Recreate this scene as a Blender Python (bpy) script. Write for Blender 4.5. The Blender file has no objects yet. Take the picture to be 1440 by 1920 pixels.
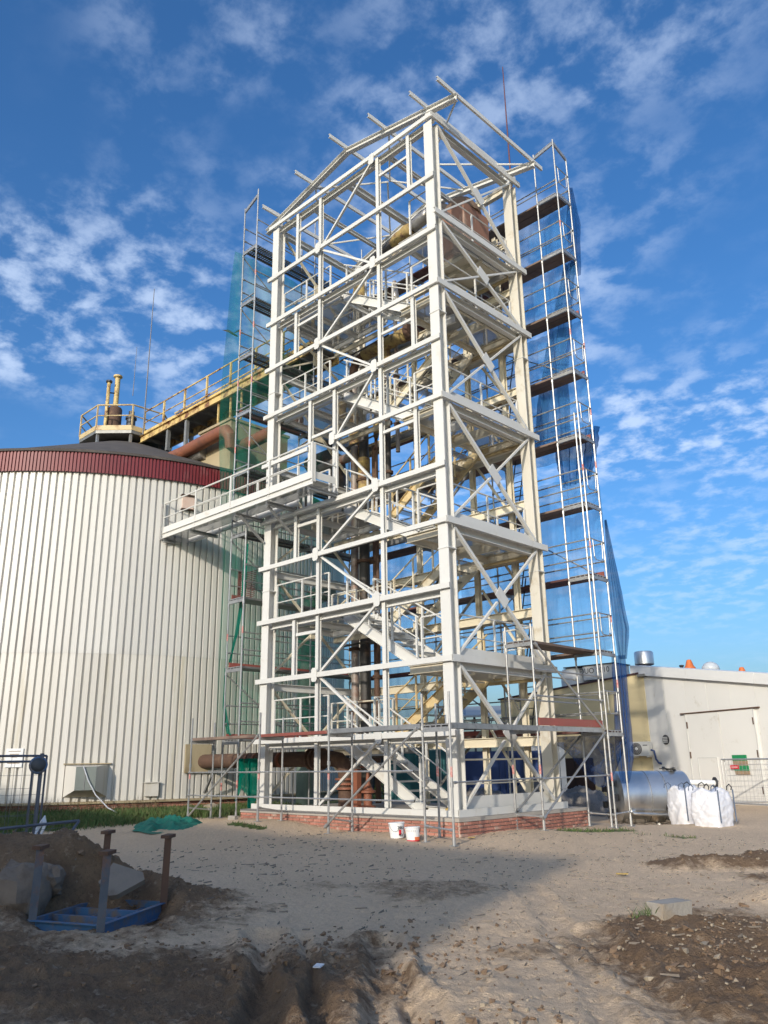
import bpy, math, random
import numpy as np
from mathutils import Vector, Matrix
random.seed(7); rng = np.random.default_rng(7)
R_ = math.radians
sc = bpy.context.scene
col = sc.collection

# ------------------------------------------------------------------ camera
CAM = np.array([18.6166, -14.3738, 1.5817]); FPX = 1521.53
_y, _p, _r = np.radians([-44.1004, 17.2005, -0.9152])
cF = np.array([np.sin(_y)*np.cos(_p), np.cos(_y)*np.cos(_p), np.sin(_p)])
_rt = np.array([np.cos(_y), -np.sin(_y), 0]); _up = np.cross(_rt, cF)
cR = _rt*np.cos(_r)+_up*np.sin(_r); cU = -_rt*np.sin(_r)+_up*np.cos(_r)
cd = bpy.data.cameras.new('camera'); cam = bpy.data.objects.new('camera', cd); col.objects.link(cam)
cd.sensor_fit = 'VERTICAL'; cd.sensor_height = 24; cd.sensor_width = 18; cd.lens = FPX/1920*24
cd.clip_end = 8000; cd.clip_start = .05
cam.matrix_world = Matrix([[cR[i], cU[i], -cF[i], CAM[i]] for i in range(3)]+[[0, 0, 0, 1]])
sc.camera = cam
def ray(a, b):
    d = cF*FPX+cR*(a-720)+cU*(960-b); return d/np.linalg.norm(d)
def on(ax, val, a, b):            # point where the direction of a photo pixel meets a plane
    d = ray(a, b); i = 'xyz'.index(ax); return CAM+d*((val-CAM[i])/d[i])
def hor(a, b, dist):
    d = ray(a, b); return CAM+d*(dist/np.hypot(d[0], d[1]))

# ------------------------------------------------------------------ light and sky
SUN_AZ, SUN_EL = R_(21), R_(19)                 # azimuth from -Y towards +X
sdir = Vector((math.sin(SUN_AZ)*math.cos(SUN_EL), -math.cos(SUN_AZ)*math.cos(SUN_EL), math.sin(SUN_EL)))
sl = bpy.data.lights.new('sun', 'SUN'); sl.energy = 2.3; sl.angle = R_(.9); sl.color = (1, .90, .76)
so = bpy.data.objects.new('sun', sl); col.objects.link(so); so.rotation_euler = sdir.to_track_quat('Z', 'Y').to_euler(); so.location = (10, -20, 30)
SKY_STRENGTH = .15
sc.view_settings.view_transform = 'Standard'; sc.view_settings.look = 'None'; sc.view_settings.gamma = 1
sc.view_settings.exposure = .56
w = bpy.data.worlds.new('World'); sc.world = w; w.use_nodes = True
nt = w.node_tree; N = nt.nodes; L = nt.links
for n in list(N): N.remove(n)
def nd(t, **k):
    n = N.new(t)
    for a, v in k.items():
        if a == 'op': n.operation = v
        else: n.inputs[a].default_value = v
    return n
out = nd('ShaderNodeOutputWorld'); bg = nd('ShaderNodeBackground', Strength=SKY_STRENGTH)
sky = nd('ShaderNodeTexSky'); sky.sky_type = 'NISHITA'; sky.sun_disc = False
sky.sun_elevation = SUN_EL; sky.sun_rotation = math.pi-SUN_AZ; sky.air_density = 1.0; sky.dust_density = 3.2; sky.ozone_density = 3.5
tc = nd('ShaderNodeTexCoord'); sep = nd('ShaderNodeSeparateXYZ'); L.new(tc.outputs['Generated'], sep.inputs[0])
zc = nd('ShaderNodeMath', op='MAXIMUM'); L.new(sep.outputs['Z'], zc.inputs[0]); zc.inputs[1].default_value = 0
za = nd('ShaderNodeMath', op='ADD'); L.new(zc.outputs[0], za.inputs[0]); za.inputs[1].default_value = .16
px_ = nd('ShaderNodeMath', op='DIVIDE'); L.new(sep.outputs['X'], px_.inputs[0]); L.new(za.outputs[0], px_.inputs[1])
py_ = nd('ShaderNodeMath', op='DIVIDE'); L.new(sep.outputs['Y'], py_.inputs[0]); L.new(za.outputs[0], py_.inputs[1])
cmb = nd('ShaderNodeCombineXYZ'); L.new(px_.outputs[0], cmb.inputs[0]); L.new(py_.outputs[0], cmb.inputs[1]); cmb.inputs[2].default_value = 3.7
n1 = nd('ShaderNodeTexNoise', Scale=13, Detail=9, Roughness=.58, Distortion=.1); L.new(cmb.outputs[0], n1.inputs['Vector'])
n2 = nd('ShaderNodeTexNoise', Scale=2.1, Detail=3, Roughness=.5); L.new(cmb.outputs[0], n2.inputs['Vector'])
r1 = nd('ShaderNodeMapRange'); r1.interpolation_type = 'SMOOTHSTEP'; r1.inputs[1].default_value = .42; r1.inputs[2].default_value = .68; L.new(n1.outputs[0], r1.inputs[0])
r2 = nd('ShaderNodeMapRange'); r2.interpolation_type = 'SMOOTHSTEP'; r2.inputs[1].default_value = .28; r2.inputs[2].default_value = .60; L.new(n2.outputs[0], r2.inputs[0])
mm = nd('ShaderNodeMath', op='MULTIPLY'); L.new(r1.outputs[0], mm.inputs[0]); L.new(r2.outputs[0], mm.inputs[1])
m3 = nd('ShaderNodeMath', op='MULTIPLY'); L.new(mm.outputs[0], m3.inputs[0]); m3.inputs[1].default_value = .64
mix = nd('ShaderNodeMix'); mix.data_type = 'RGBA'; fz = nd('ShaderNodeMapRange'); fz.interpolation_type = 'SMOOTHSTEP'; fz.inputs[1].default_value = .04; fz.inputs[2].default_value = .34; L.new(sep.outputs['Z'], fz.inputs[0]); m4 = nd('ShaderNodeMath', op='MULTIPLY'); L.new(m3.outputs[0], m4.inputs[0]); L.new(fz.outputs[0], m4.inputs[1]); fw = nd('ShaderNodeMapRange'); fw.inputs[1].default_value = .35; fw.inputs[2].default_value = .8; fw.inputs[3].default_value = 1.15; fw.inputs[4].default_value = .72; L.new(sep.outputs['Z'], fw.inputs[0]); m5 = nd('ShaderNodeMath', op='MULTIPLY'); L.new(m4.outputs[0], m5.inputs[0]); L.new(fw.outputs[0], m5.inputs[1]); L.new(m5.outputs[0], mix.inputs[0]); ga = nd('ShaderNodeGamma', Gamma=1); L.new(sky.outputs[0], ga.inputs[0]); hs = nd('ShaderNodeHueSaturation', Saturation=1.2, Value=.88); L.new(ga.outputs[0], hs.inputs['Color']); tn = nd('ShaderNodeMix'); tn.data_type = 'RGBA'; tn.blend_type = 'MULTIPLY'; tn.inputs[0].default_value = 1; tn.inputs[7].default_value = (.84, .96, 1.07, 1); L.new(hs.outputs[0], tn.inputs[6]); L.new(tn.outputs[2], mix.inputs[6]); mix.inputs[7].default_value = (3.3, 4.0, 5.2, 1)
L.new(mix.outputs[2], bg.inputs[0]); L.new(bg.outputs[0], out.inputs[0])
try:
    sc.cycles.transparent_max_bounces = 24
except Exception: pass

# ------------------------------------------------------------------ materials
def mat(name, c1, c2=None, scale=2.0, rough=.5, metal=0.0, bump=0.0, bscale=30, stain=None, stain_amt=.5, stain_scale=1.2, rnd=0.0, zstretch=1.0, spec=.5):
    """procedural paint / stone / metal: two tones mixed by noise, an optional stain colour, per-object tone shift, fine bump"""
    m = bpy.data.materials.new(name); m.use_nodes = True; t = m.node_tree; n = t.nodes; l = t.links
    b = n['Principled BSDF']; b.inputs['Roughness'].default_value = rough; b.inputs['Metallic'].default_value = metal
    b.inputs['Specular IOR Level'].default_value = spec
    tc = n.new('ShaderNodeTexCoord'); mp = n.new('ShaderNodeMapping'); mp.inputs['Scale'].default_value = (1, 1, zstretch); l.new(tc.outputs['Object'], mp.inputs[0])
    vec = mp.outputs[0]
    if rnd:
        oi = n.new('ShaderNodeObjectInfo'); ad = n.new('ShaderNodeVectorMath'); ad.operation = 'ADD'
        ml = n.new('ShaderNodeMath'); ml.operation = 'MULTIPLY'; ml.inputs[1].default_value = 50; l.new(oi.outputs['Random'], ml.inputs[0])
        l.new(mp.outputs[0], ad.inputs[0]); l.new(ml.outputs[0], ad.inputs[1]); vec = ad.outputs[0]
    if c2 is None: c2 = tuple(x*.86 for x in c1)
    no = n.new('ShaderNodeTexNoise'); no.inputs['Scale'].default_value = scale; no.inputs['Detail'].default_value = 6; no.inputs['Roughness'].default_value = .6; l.new(vec, no.inputs['Vector'])
    mr = n.new('ShaderNodeMapRange'); mr.inputs[1].default_value = .3; mr.inputs[2].default_value = .7; l.new(no.outputs[0], mr.inputs[0])
    mx = n.new('ShaderNodeMix'); mx.data_type = 'RGBA'; mx.inputs[6].default_value = (*c1, 1); mx.inputs[7].default_value = (*c2, 1); l.new(mr.outputs[0], mx.inputs[0])
    o = mx.outputs[2]
    if stain:
        ns = n.new('ShaderNodeTexNoise'); ns.inputs['Scale'].default_value = stain_scale; ns.inputs['Detail'].default_value = 9; ns.inputs['Roughness'].default_value = .68; l.new(vec, ns.inputs['Vector'])
        ms = n.new('ShaderNodeMapRange'); ms.inputs[1].default_value = .62-.25*stain_amt; ms.inputs[2].default_value = .74-.2*stain_amt; l.new(ns.outputs[0], ms.inputs[0])
        m2 = n.new('ShaderNodeMix'); m2.data_type = 'RGBA'; l.new(ms.outputs[0], m2.inputs[0]); l.new(o, m2.inputs[6]); m2.inputs[7].default_value = (*stain, 1); o = m2.outputs[2]
    if rnd:
        hv = n.new('ShaderNodeHueSaturation'); mr2 = n.new('ShaderNodeMapRange'); mr2.inputs[3].default_value = 1-rnd; mr2.inputs[4].default_value = 1+rnd
        l.new(oi.outputs['Random'], mr2.inputs[0]); l.new(mr2.outputs[0], hv.inputs['Value']); l.new(o, hv.inputs['Color']); o = hv.outputs[0]
    l.new(o, b.inputs['Base Color'])
    if bump:
        nb = n.new('ShaderNodeTexNoise'); nb.inputs['Scale'].default_value = bscale; nb.inputs['Detail'].default_value = 5; l.new(vec, nb.inputs['Vector'])
        bp = n.new('ShaderNodeBump'); bp.inputs['Strength'].default_value = bump; bp.inputs['Distance'].default_value = .02; l.new(nb.outputs[0], bp.inputs['Height']); l.new(bp.outputs[0], b.inputs['Normal'])
    return m
M = {}
M['white'] = mat('white_steel_paint', (.635, .625, .59), (.60, .59, .555), .8, .45, stain=(.56, .53, .47), stain_amt=.16, stain_scale=2.4, rnd=.03)
M['cream'] = mat('cream_steel_paint', (.72, .66, .52), (.63, .56, .42), .9, .5, stain=(.42, .33, .20), stain_amt=.25, stain_scale=1.3, rnd=.05)
M['off_white'] = mat('aged_white_steel_paint', (.635, .605, .53), (.59, .555, .475), .9, .5, stain=(.45, .38, .27), stain_amt=.2, stain_scale=1.6, rnd=.04)
M['yellow_old'] = mat('old_yellow_paint', (.62, .49, .27), (.54, .41, .21), 1.1, .55, stain=(.30, .17, .07), stain_amt=.35, stain_scale=1.5, rnd=.08)
M['rust_yellow'] = mat('peeling_yellow_paint', (.66, .50, .22), (.60, .43, .16), 1.4, .6, stain=(.16, .06, .03), stain_amt=.62, stain_scale=2.6, rnd=.08, bump=.2)
M['galv'] = mat('galvanised_steel', (.44, .44, .43), (.33, .33, .33), 4, .42, .55, stain=(.24, .23, .22), stain_amt=.3, stain_scale=5, rnd=.12)
M['galv_dull'] = mat('weathered_galvanised_steel', (.30, .30, .29), (.20, .20, .19), 3, .55, .5, rnd=.12)
M['deck_red'] = mat('phenolic_red_board', (.16, .055, .045), (.10, .045, .04), 2, .7, stain=(.20, .15, .12), stain_amt=.4, rnd=.25)
M['deck_wood'] = mat('weathered_plywood_board', (.22, .15, .11), (.14, .10, .085), 2, .8, stain=(.10, .07, .06), stain_amt=.4, rnd=.25)
M['toe_red'] = mat('red_toe_board', (.30, .075, .06), (.24, .08, .06), 2, .65, stain=(.30, .2, .16), stain_amt=.25, rnd=.2)
M['sticker'] = mat('red_white_sticker', (.45, .06, .05), (.60, .42, .38), 22, .5)
M['tank_clad'] = mat('ivory_profiled_sheet', (.645, .625, .58), (.61, .59, .545), .5, .45, stain=(.56, .52, .46), stain_amt=.28, stain_scale=1.6, rnd=.06, zstretch=.07)
M['tank_low'] = mat('ivory_profiled_sheet_soiled_foot', (.635, .61, .555), (.60, .57, .505), .5, .5, stain=(.50, .45, .34), stain_amt=.25, stain_scale=1.3, rnd=.06, zstretch=.09)
M['maroon'] = mat('maroon_profiled_sheet', (.20, .028, .035), (.16, .026, .032), .8, .5, stain=(.22, .09, .09), stain_amt=.12, rnd=.06)
M['bitumen'] = mat('dark_bitumen_felt', (.085, .075, .07), (.06, .053, .05), .9, .9, bump=.15, bscale=12, stain=(.12, .105, .095), stain_amt=.3)
M['brick'] = mat('red_clay_brick', (.42, .185, .135), (.36, .155, .115), 9, .85, rnd=.22, stain=(.46, .36, .29), stain_amt=.3, stain_scale=3, bump=.25, bscale=60)
M['mortar'] = mat('pale_mortar', (.60, .52, .44), (.50, .43, .37), 6, .9, bump=.2)
M['concrete'] = mat('grey_concrete', (.42, .38, .33), (.35, .32, .28), 2, .9, bump=.25, bscale=25, stain=(.28, .25, .21), stain_amt=.3)
M['conc_beige'] = mat('stained_beige_concrete', (.40, .33, .21), (.33, .27, .17), 1.2, .9, bump=.2, stain=(.22, .17, .10), stain_amt=.35, stain_scale=1.0, zstretch=.35)
M['rust'] = mat('rusty_steel', (.12, .065, .042), (.08, .048, .035), 3, .8, .1, stain=(.17, .10, .06), stain_amt=.4, stain_scale=3, bump=.3)
M['rust_red'] = mat('red_oxide_pipe', (.27, .095, .05), (.19, .075, .045), 2, .6, stain=(.14, .06, .04), stain_amt=.35, stain_scale=2.2, bump=.1)
M['rust_tank'] = mat('rust_streaked_vessel', (.28, .14, .09), (.21, .11, .075), 1.4, .7, stain=(.55, .42, .33), stain_amt=.35, stain_scale=1.1, bump=.2, zstretch=.4)
M['pipe_grey'] = mat('grey_rust_pipe', (.34, .30, .27), (.24, .21, .19), 1.6, .55, .2, stain=(.22, .09, .05), stain_amt=.45, stain_scale=1.4)
M['pipe_dark'] = mat('dark_lagged_pipe', (.06, .055, .05), (.04, .036, .034), 2, .6, stain=(.14, .09, .06), stain_amt=.3, stain_scale=2)
M['lagging'] = mat('torn_yellow_lagging', (.44, .32, .11), (.34, .25, .11), 3, .8, stain=(.17, .10, .06), stain_amt=.7, stain_scale=4, bump=.6, bscale=14)
M['foil'] = mat('crumpled_grey_foil', (.50, .48, .45), (.30, .28, .26), 5, .35, .6, bump=.6, bscale=18)
M['blue_paint'] = mat('worn_blue_paint', (.05, .14, .28), (.045, .11, .21), 2.5, .6, stain=(.17, .13, .10), stain_amt=.62, stain_scale=3.5)
M['blue_rust'] = mat('rusty_blue_steel', (.10, .11, .13), (.05, .07, .10), 4, .75, stain=(.17, .085, .05), stain_amt=.55, stain_scale=3, bump=.3)
M['blue_box'] = mat('blue_container_paint', (.012, .045, .17), (.010, .036, .13), 1, .5)
M['teal_box'] = mat('teal_tarpaulin', (.02, .14, .14), (.015, .10, .11), 1, .6)
M['stainless'] = mat('brushed_stainless', (.74, .73, .71), (.64, .63, .61), 1.2, .36, .9, rnd=.03, bump=.05, bscale=6)
M['white_wall'] = mat('white_sandwich_panel', (.745, .735, .705), (.71, .70, .67), .6, .5, stain=(.55, .52, .45), stain_amt=.05, rnd=.02)
M['white_trim'] = mat('white_flashing', (.78, .78, .77), (.72, .72, .71), .8, .4)
M['beige_wall'] = mat('ochre_render', (.60, .51, .31), (.55, .46, .28), .8, .9, bump=.3, bscale=50, stain=(.40, .33, .2), stain_amt=.2)
M['dark_brown'] = mat('dark_brown_door_paint', (.035, .018, .014), (.028, .015, .012), 2, .5)
M['plum_trim'] = mat('dark_plum_flashing', (.06, .025, .03), None, 2, .5)
M['orange_cap'] = mat('orange_plastic_cowl', (.62, .16, .04), (.52, .13, .035), 2, .55)
M['dome_plastic'] = mat('milky_skylight_plastic', (.52, .55, .58), (.46, .49, .52), 2, .25)
M['ac_grey'] = mat('pale_grey_casing', (.62, .62, .60), (.56, .56, .54), 2, .45)
M['dark_grey'] = mat('dark_grey_steel', (.045, .045, .05), (.035, .035, .04), 4, .5)
M['black'] = mat('black_plastic', (.012, .012, .013), None, 4, .5)
M['bag'] = mat('white_woven_bag', (.72, .73, .78), (.64, .65, .70), 2, .65, bump=.5, bscale=9)
M['strap'] = mat('grey_blue_webbing', (.10, .13, .19), None, 6, .8)
M['fence'] = mat('blue_grey_fence_tube', (.12, .13, .155), (.085, .095, .12), 5, .45, .4)
M['fence_galv'] = mat('bright_fence_wire', (.50, .50, .50), (.40, .40, .40), 5, .4, .6)
M['bucket'] = mat('white_bucket_plastic', (.82, .82, .81), (.78, .78, .76), 4, .4)
M['orange_print'] = mat('orange_print', (.80, .22, .08), None, 8, .5)
M['red_print'] = mat('red_print', (.70, .03, .05), None, 8, .5)
M['green_print'] = mat('green_print', (.02, .26, .10), None, 8, .5)
M['brown_print'] = mat('brown_print', (.36, .26, .17), None, 8, .5)
M['yellow_rag'] = mat('yellow_insulation_scrap', (.60, .42, .12), (.45, .30, .09), 7, .85, bump=.5, bscale=20)
M['rod'] = mat('dark_red_rod', (.10, .02, .025), None, 4, .5)
M['rod_grey'] = mat('grey_rod', (.16, .16, .18), None, 4, .5)
M['stone'] = mat('pale_boulder', (.22, .175, .135), (.13, .10, .078), 3, .95, bump=1.0, bscale=10, stain=(.11, .085, .065), stain_amt=.45, stain_scale=3)
M['slab'] = mat('broken_concrete_slab', (.21, .18, .15), (.16, .14, .12), 3, .95, bump=.5, bscale=18, stain=(.11, .085, .065), stain_amt=.35)
M['kerb'] = mat('concrete_block_grey', (.36, .33, .29), (.28, .255, .225), 4, .95, bump=.5, bscale=30, stain=(.33, .25, .16), stain_amt=.35)
M['wood'] = mat('grey_pallet_wood', (.20, .165, .13), (.12, .10, .08), 5, .9, rnd=.2, bump=.3)
M['gravel'] = mat('grey_gravel_heap', (.26, .24, .22), (.15, .14, .13), 25, .95, bump=.8, bscale=45)
M['green_rag'] = mat('green_net_heap', (.012, .20, .135), (.008, .11, .08), 6, .8, bump=.6, bscale=25)
M['tape'] = mat('white_barrier_tape', (.66, .68, .72), (.5, .52, .56), 8, .5)
M['grass'] = mat('grass_blade', (.07, .125, .028), (.05, .095, .022), 3, .75, stain=(.17, .145, .06), stain_amt=.5, stain_scale=5)
M['drygrass'] = mat('dry_weed_stem', (.16, .11, .055), (.11, .08, .04), 3, .8)
M['clod'] = mat('soil_clod', (.22, .145, .09), (.14, .095, .062), 6, .95, bump=.5, bscale=30)
M['clod_pale'] = mat('pale_clay_clod', (.36, .30, .22), (.26, .21, .155), 6, .95, bump=.5, bscale=30)
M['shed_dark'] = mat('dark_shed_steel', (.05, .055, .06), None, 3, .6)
M['hall_grey'] = mat('grey_hall_sheet', (.30, .31, .31), (.27, .28, .28), 1, .6)

def net_mat(name, colr, alpha, alpha2, scale=1.1):
    m = bpy.data.materials.new(name); m.use_nodes = True; t = m.node_tree; n = t.nodes; l = t.links
    for x in list(n): n.remove(x)
    o = n.new('ShaderNodeOutputMaterial'); tr = n.new('ShaderNodeBsdfTransparent'); df = n.new('ShaderNodeBsdfDiffuse'); tl = n.new('ShaderNodeBsdfTranslucent')
    df.inputs[0].default_value = (*colr, 1); tl.inputs[0].default_value = (*colr, 1)
    m1 = n.new('ShaderNodeMixShader'); m1.inputs[0].default_value = .45; l.new(df.outputs[0], m1.inputs[1]); l.new(tl.outputs[0], m1.inputs[2])
    tcn = n.new('ShaderNodeTexCoord'); mp = n.new('ShaderNodeMapping'); mp.inputs['Scale'].default_value = (1, 1, .10); l.new(tcn.outputs['Object'], mp.inputs[0])
    no = n.new('ShaderNodeTexNoise'); no.inputs['Scale'].default_value = scale; no.inputs['Detail'].default_value = 5; l.new(mp.outputs[0], no.inputs['Vector'])
    mr = n.new('ShaderNodeMapRange'); mr.inputs[1].default_value = .35; mr.inputs[2].default_value = .65; mr.inputs[3].default_value = alpha; mr.inputs[4].default_value = alpha2; l.new(no.outputs[0], mr.inputs[0])
    m2 = n.new('ShaderNodeMixShader'); l.new(mr.outputs[0], m2.inputs[0]); l.new(tr.outputs[0], m2.inputs[1]); l.new(m1.outputs[0], m2.inputs[2]); l.new(m2.outputs[0], o.inputs[0])
    return m
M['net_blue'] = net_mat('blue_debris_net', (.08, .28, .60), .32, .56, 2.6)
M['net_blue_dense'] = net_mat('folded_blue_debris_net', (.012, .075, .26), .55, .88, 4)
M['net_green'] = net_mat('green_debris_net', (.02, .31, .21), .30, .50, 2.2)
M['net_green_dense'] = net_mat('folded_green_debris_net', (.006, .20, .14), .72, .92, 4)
def grating_mat(name, colr, k, hole):
    m = mat(name, colr, None, 3, .5, .5); t = m.node_tree; n = t.nodes; l = t.links
    b = n['Principled BSDF']; o = n['Material Output']; tcn = n.new('ShaderNodeTexCoord'); sp = n.new('ShaderNodeSeparateXYZ'); l.new(tcn.outputs['Object'], sp.inputs[0])
    res = []
    for ax in ('X', 'Y'):
        a = n.new('ShaderNodeMath'); a.operation = 'MULTIPLY'; a.inputs[1].default_value = k; l.new(sp.outputs[ax], a.inputs[0])
        f = n.new('ShaderNodeMath'); f.operation = 'FRACT'; l.new(a.outputs[0], f.inputs[0])
        g = n.new('ShaderNodeMath'); g.operation = 'LESS_THAN'; g.inputs[1].default_value = hole; l.new(f.outputs[0], g.inputs[0]); res.append(g)
    mu = n.new('ShaderNodeMath'); mu.operation = 'MULTIPLY'; l.new(res[0].outputs[0], mu.inputs[0]); l.new(res[1].outputs[0], mu.inputs[1])
    tr = n.new('ShaderNodeBsdfTransparent'); ms = n.new('ShaderNodeMixShader'); l.new(mu.outputs[0], ms.inputs[0]); l.new(b.outputs[0], ms.inputs[1]); l.new(tr.outputs[0], ms.inputs[2]); l.new(ms.outputs[0], o.inputs[0])
    return m
M['perf'] = grating_mat('perforated_steel_deck', (.22, .22, .22), 11, .5)
M['grate'] = grating_mat('steel_grating', (.40, .40, .39), 22, .72)

# ------------------------------------------------------------------ mesh helpers
def V(*a): return np.array(a, float)
def wloc(o):
    p = np.zeros(3)
    while o is not None:
        p += np.array(o.location); o = o.parent
    return p
class MB:
    def __init__(s): s.v = []; s.f = []; s.m = []; s.cur = 0
    def add(s, vs, fs):
        k = len(s.v); s.v += [tuple(map(float, x)) for x in vs]; s.f += [tuple(i+k for i in f) for f in fs]; s.m += [s.cur]*len(fs); return s
    def box(s, x0, x1, y0, y1, z0, z1):
        return s.add([(x, y, z) for z in (z0, z1) for y in (y0, y1) for x in (x0, x1)], [(0, 2, 3, 1), (4, 5, 7, 6), (0, 1, 5, 4), (2, 6, 7, 3), (0, 4, 6, 2), (1, 3, 7, 5)])
    def obox(s, c, a, b, d):
        c, a, b, d = map(np.array, (c, a, b, d))
        return s.add([c+i*a+j*b+k*d for k in (-1, 1) for j in (-1, 1) for i in (-1, 1)], [(0, 2, 3, 1), (4, 5, 7, 6), (0, 1, 5, 4), (2, 6, 7, 3), (0, 4, 6, 2), (1, 3, 7, 5)])
    def frame(s, p, q, up):
        w = np.array(q, float)-np.array(p, float); w /= np.linalg.norm(w)
        sd = np.cross(w, up); n = np.linalg.norm(sd)
        if n < 1e-6: sd = np.cross(w, (1, 0, 0)); n = np.linalg.norm(sd)
        sd /= n; return sd, np.cross(sd, w)
    def prism(s, p, q, poly, up=(0, 0, 1)):
        sd, u = s.frame(p, q, up); n = len(poly); p = np.array(p, float); q = np.array(q, float)
        vs = [p+a*sd+b*u for a, b in poly]+[q+a*sd+b*u for a, b in poly]
        return s.add(vs, [(i, (i+1) % n, n+(i+1) % n, n+i) for i in range(n)]+[tuple(range(n-1, -1, -1)), tuple(range(n, 2*n))])
    def bar(s, p, q, wd, ht, up=(0, 0, 1)):
        a, b = wd/2, ht/2; return s.prism(p, q, [(-a, -b), (a, -b), (a, b), (-a, b)], up)
    def tube(s, p, q, r, n=8, r2=None):
        r2 = r if r2 is None else r2; sd, u = s.frame(p, q, (0, 0, 1)); p = np.array(p, float); q = np.array(q, float)
        an = [2*math.pi*i/n for i in range(n)]
        vs = [p+r*(math.cos(t)*sd+math.sin(t)*u) for t in an]+[q+r2*(math.cos(t)*sd+math.sin(t)*u) for t in an]
        return s.add(vs, [(i, (i+1) % n, n+(i+1) % n, n+i) for i in range(n)]+[tuple(range(n-1, -1, -1)), tuple(range(n, 2*n))])
    def path(s, pts, r, n=8, rs=None):
        pts = [np.array(p, float) for p in pts]; rings = []; u0 = None
        for i, p in enumerate(pts):
            t = (pts[min(i+1, len(pts)-1)]-pts[max(i-1, 0)]); t /= np.linalg.norm(t)
            if u0 is None:
                u0 = np.cross(t, (0, 0, 1)) if abs(t[2]) < .95 else np.cross(t, (1, 0, 0))
            u0 = u0-t*(u0@t); u0 /= np.linalg.norm(u0); v0 = np.cross(t, u0); rr = rs[i] if rs is not None else r
            rings.append([p+rr*(math.cos(2*math.pi*k/n)*u0+math.sin(2*math.pi*k/n)*v0) for k in range(n)])
        vs = [x for g in rings for x in g]; fs = []
        for i in range(len(pts)-1):
            fs += [(i*n+k, i*n+(k+1) % n, (i+1)*n+(k+1) % n, (i+1)*n+k) for k in range(n)]
        fs += [tuple(range(n-1, -1, -1)), tuple(range((len(pts)-1)*n, len(pts)*n))]
        return s.add(vs, fs)
    def lathe(s, c, prof, n=24, axis=None):
        c = np.array(c, float)
        if axis is None: e1, e2, e3 = V(1, 0, 0), V(0, 1, 0), V(0, 0, 1)
        else:
            e3 = np.array(axis, float); e3 /= np.linalg.norm(e3); e1 = np.cross(e3, (0, 0, 1) if abs(e3[2]) < .9 else (1, 0, 0)); e1 /= np.linalg.norm(e1); e2 = np.cross(e3, e1)
        vs = []
        for r, z in prof: vs += [c+r*(math.cos(2*math.pi*k/n)*e1+math.sin(2*math.pi*k/n)*e2)+z*e3 for k in range(n)]
        fs = []
        for i in range(len(prof)-1): fs += [(i*n+k, i*n+(k+1) % n, (i+1)*n+(k+1) % n, (i+1)*n+k) for k in range(n)]
        if prof[0][0] > 0: fs.append(tuple(range(n-1, -1, -1)))
        if prof[-1][0] > 0: fs.append(tuple(range((len(prof)-1)*n, len(prof)*n)))
        return s.add(vs, fs)
    def mesh(s, name, mats, off=(0, 0, 0), smooth=False):
        me = bpy.data.meshes.new(name); v = np.array(s.v)-np.array(off); me.from_pydata(v.tolist(), [], s.f)
        for m in (mats if isinstance(mats, (list, tuple)) else [mats]): me.materials.append(M[m] if isinstance(m, str) else m)
        if any(s.m): me.polygons.foreach_set('material_index', s.m)
        if smooth:
            me.polygons.foreach_set('use_smooth', [True]*len(s.f))
            if smooth == 'auto':
                try: me.set_sharp_from_angle(angle=R_(35))
                except Exception: pass
        me.update(); return me
    def build(s, name, mats, parent=None, smooth=False):
        off = wloc(parent) if parent is not None else np.zeros(3)
        o = bpy.data.objects.new(name, s.mesh(name, mats, off, smooth)); col.objects.link(o)
        if parent is not None: o.parent = parent
        return o
def place(name, me, parent, loc, rot=(0, 0, 0), scale=None):
    """another piece that shares a mesh, at a world position"""
    o = bpy.data.objects.new(name, me); col.objects.link(o); o.parent = parent
    o.location = np.array(loc, float)-(wloc(parent) if parent is not None else 0); o.rotation_euler = rot
    if scale is not None: o.scale = scale
    return o
def tag(o, label, cat, group=None):
    o['label'] = label; o['category'] = cat
    if group: o['group'] = group
    return o
def thing(name, label, cat, loc, group=None):
    o = bpy.data.objects.new(name, None); col.objects.link(o); o.location = loc; o.empty_display_size = .3
    return tag(o, label, cat, group)
def solo(mb, name, mats, label, cat, group=None, smooth=False, base=None):
    """a thing that is one mesh, with its origin at its base"""
    v = np.array(mb.v); b = np.array(base) if base is not None else np.array([v[:, 0].mean(), v[:, 1].mean(), v[:, 2].min()])
    o = bpy.data.objects.new(name, mb.mesh(name, mats, b, smooth)); col.objects.link(o); o.location = b
    return tag(o, label, cat, group)
def ground_like(o, kind='structure'): o['kind'] = kind; return o
def Ipoly(h, b, tf=.016, tw=.012):
    h, b, t = h/2, b/2, tw/2
    return [(-b, -h), (b, -h), (b, -h+tf), (t, -h+tf), (t, h-tf), (b, h-tf), (b, h), (-b, h), (-b, h-tf), (-t, h-tf), (-t, -h+tf), (-b, -h+tf)]
def Upoly(h, b, t=.010):            # channel: back at a=0, legs towards +a
    h = h/2; return [(0, -h), (b, -h), (b, -h+t), (t, -h+t), (t, h-t), (b, h-t), (b, h), (0, h)]
def flip(poly): return [(-a, b) for a, b in poly][::-1]
def text_mesh(txt, size):
    cu = bpy.data.curves.new('lettering', 'FONT'); cu.body = txt; cu.size = size; cu.extrude = .002; cu.align_x = 'CENTER'; cu.align_y = 'CENTER'
    ob = bpy.data.objects.new('lettering', cu); col.objects.link(ob)
    me = bpy.data.meshes.new_from_object(ob.evaluated_get(bpy.context.evaluated_depsgraph_get())); bpy.data.objects.remove(ob); bpy.data.curves.remove(cu); return me
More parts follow.
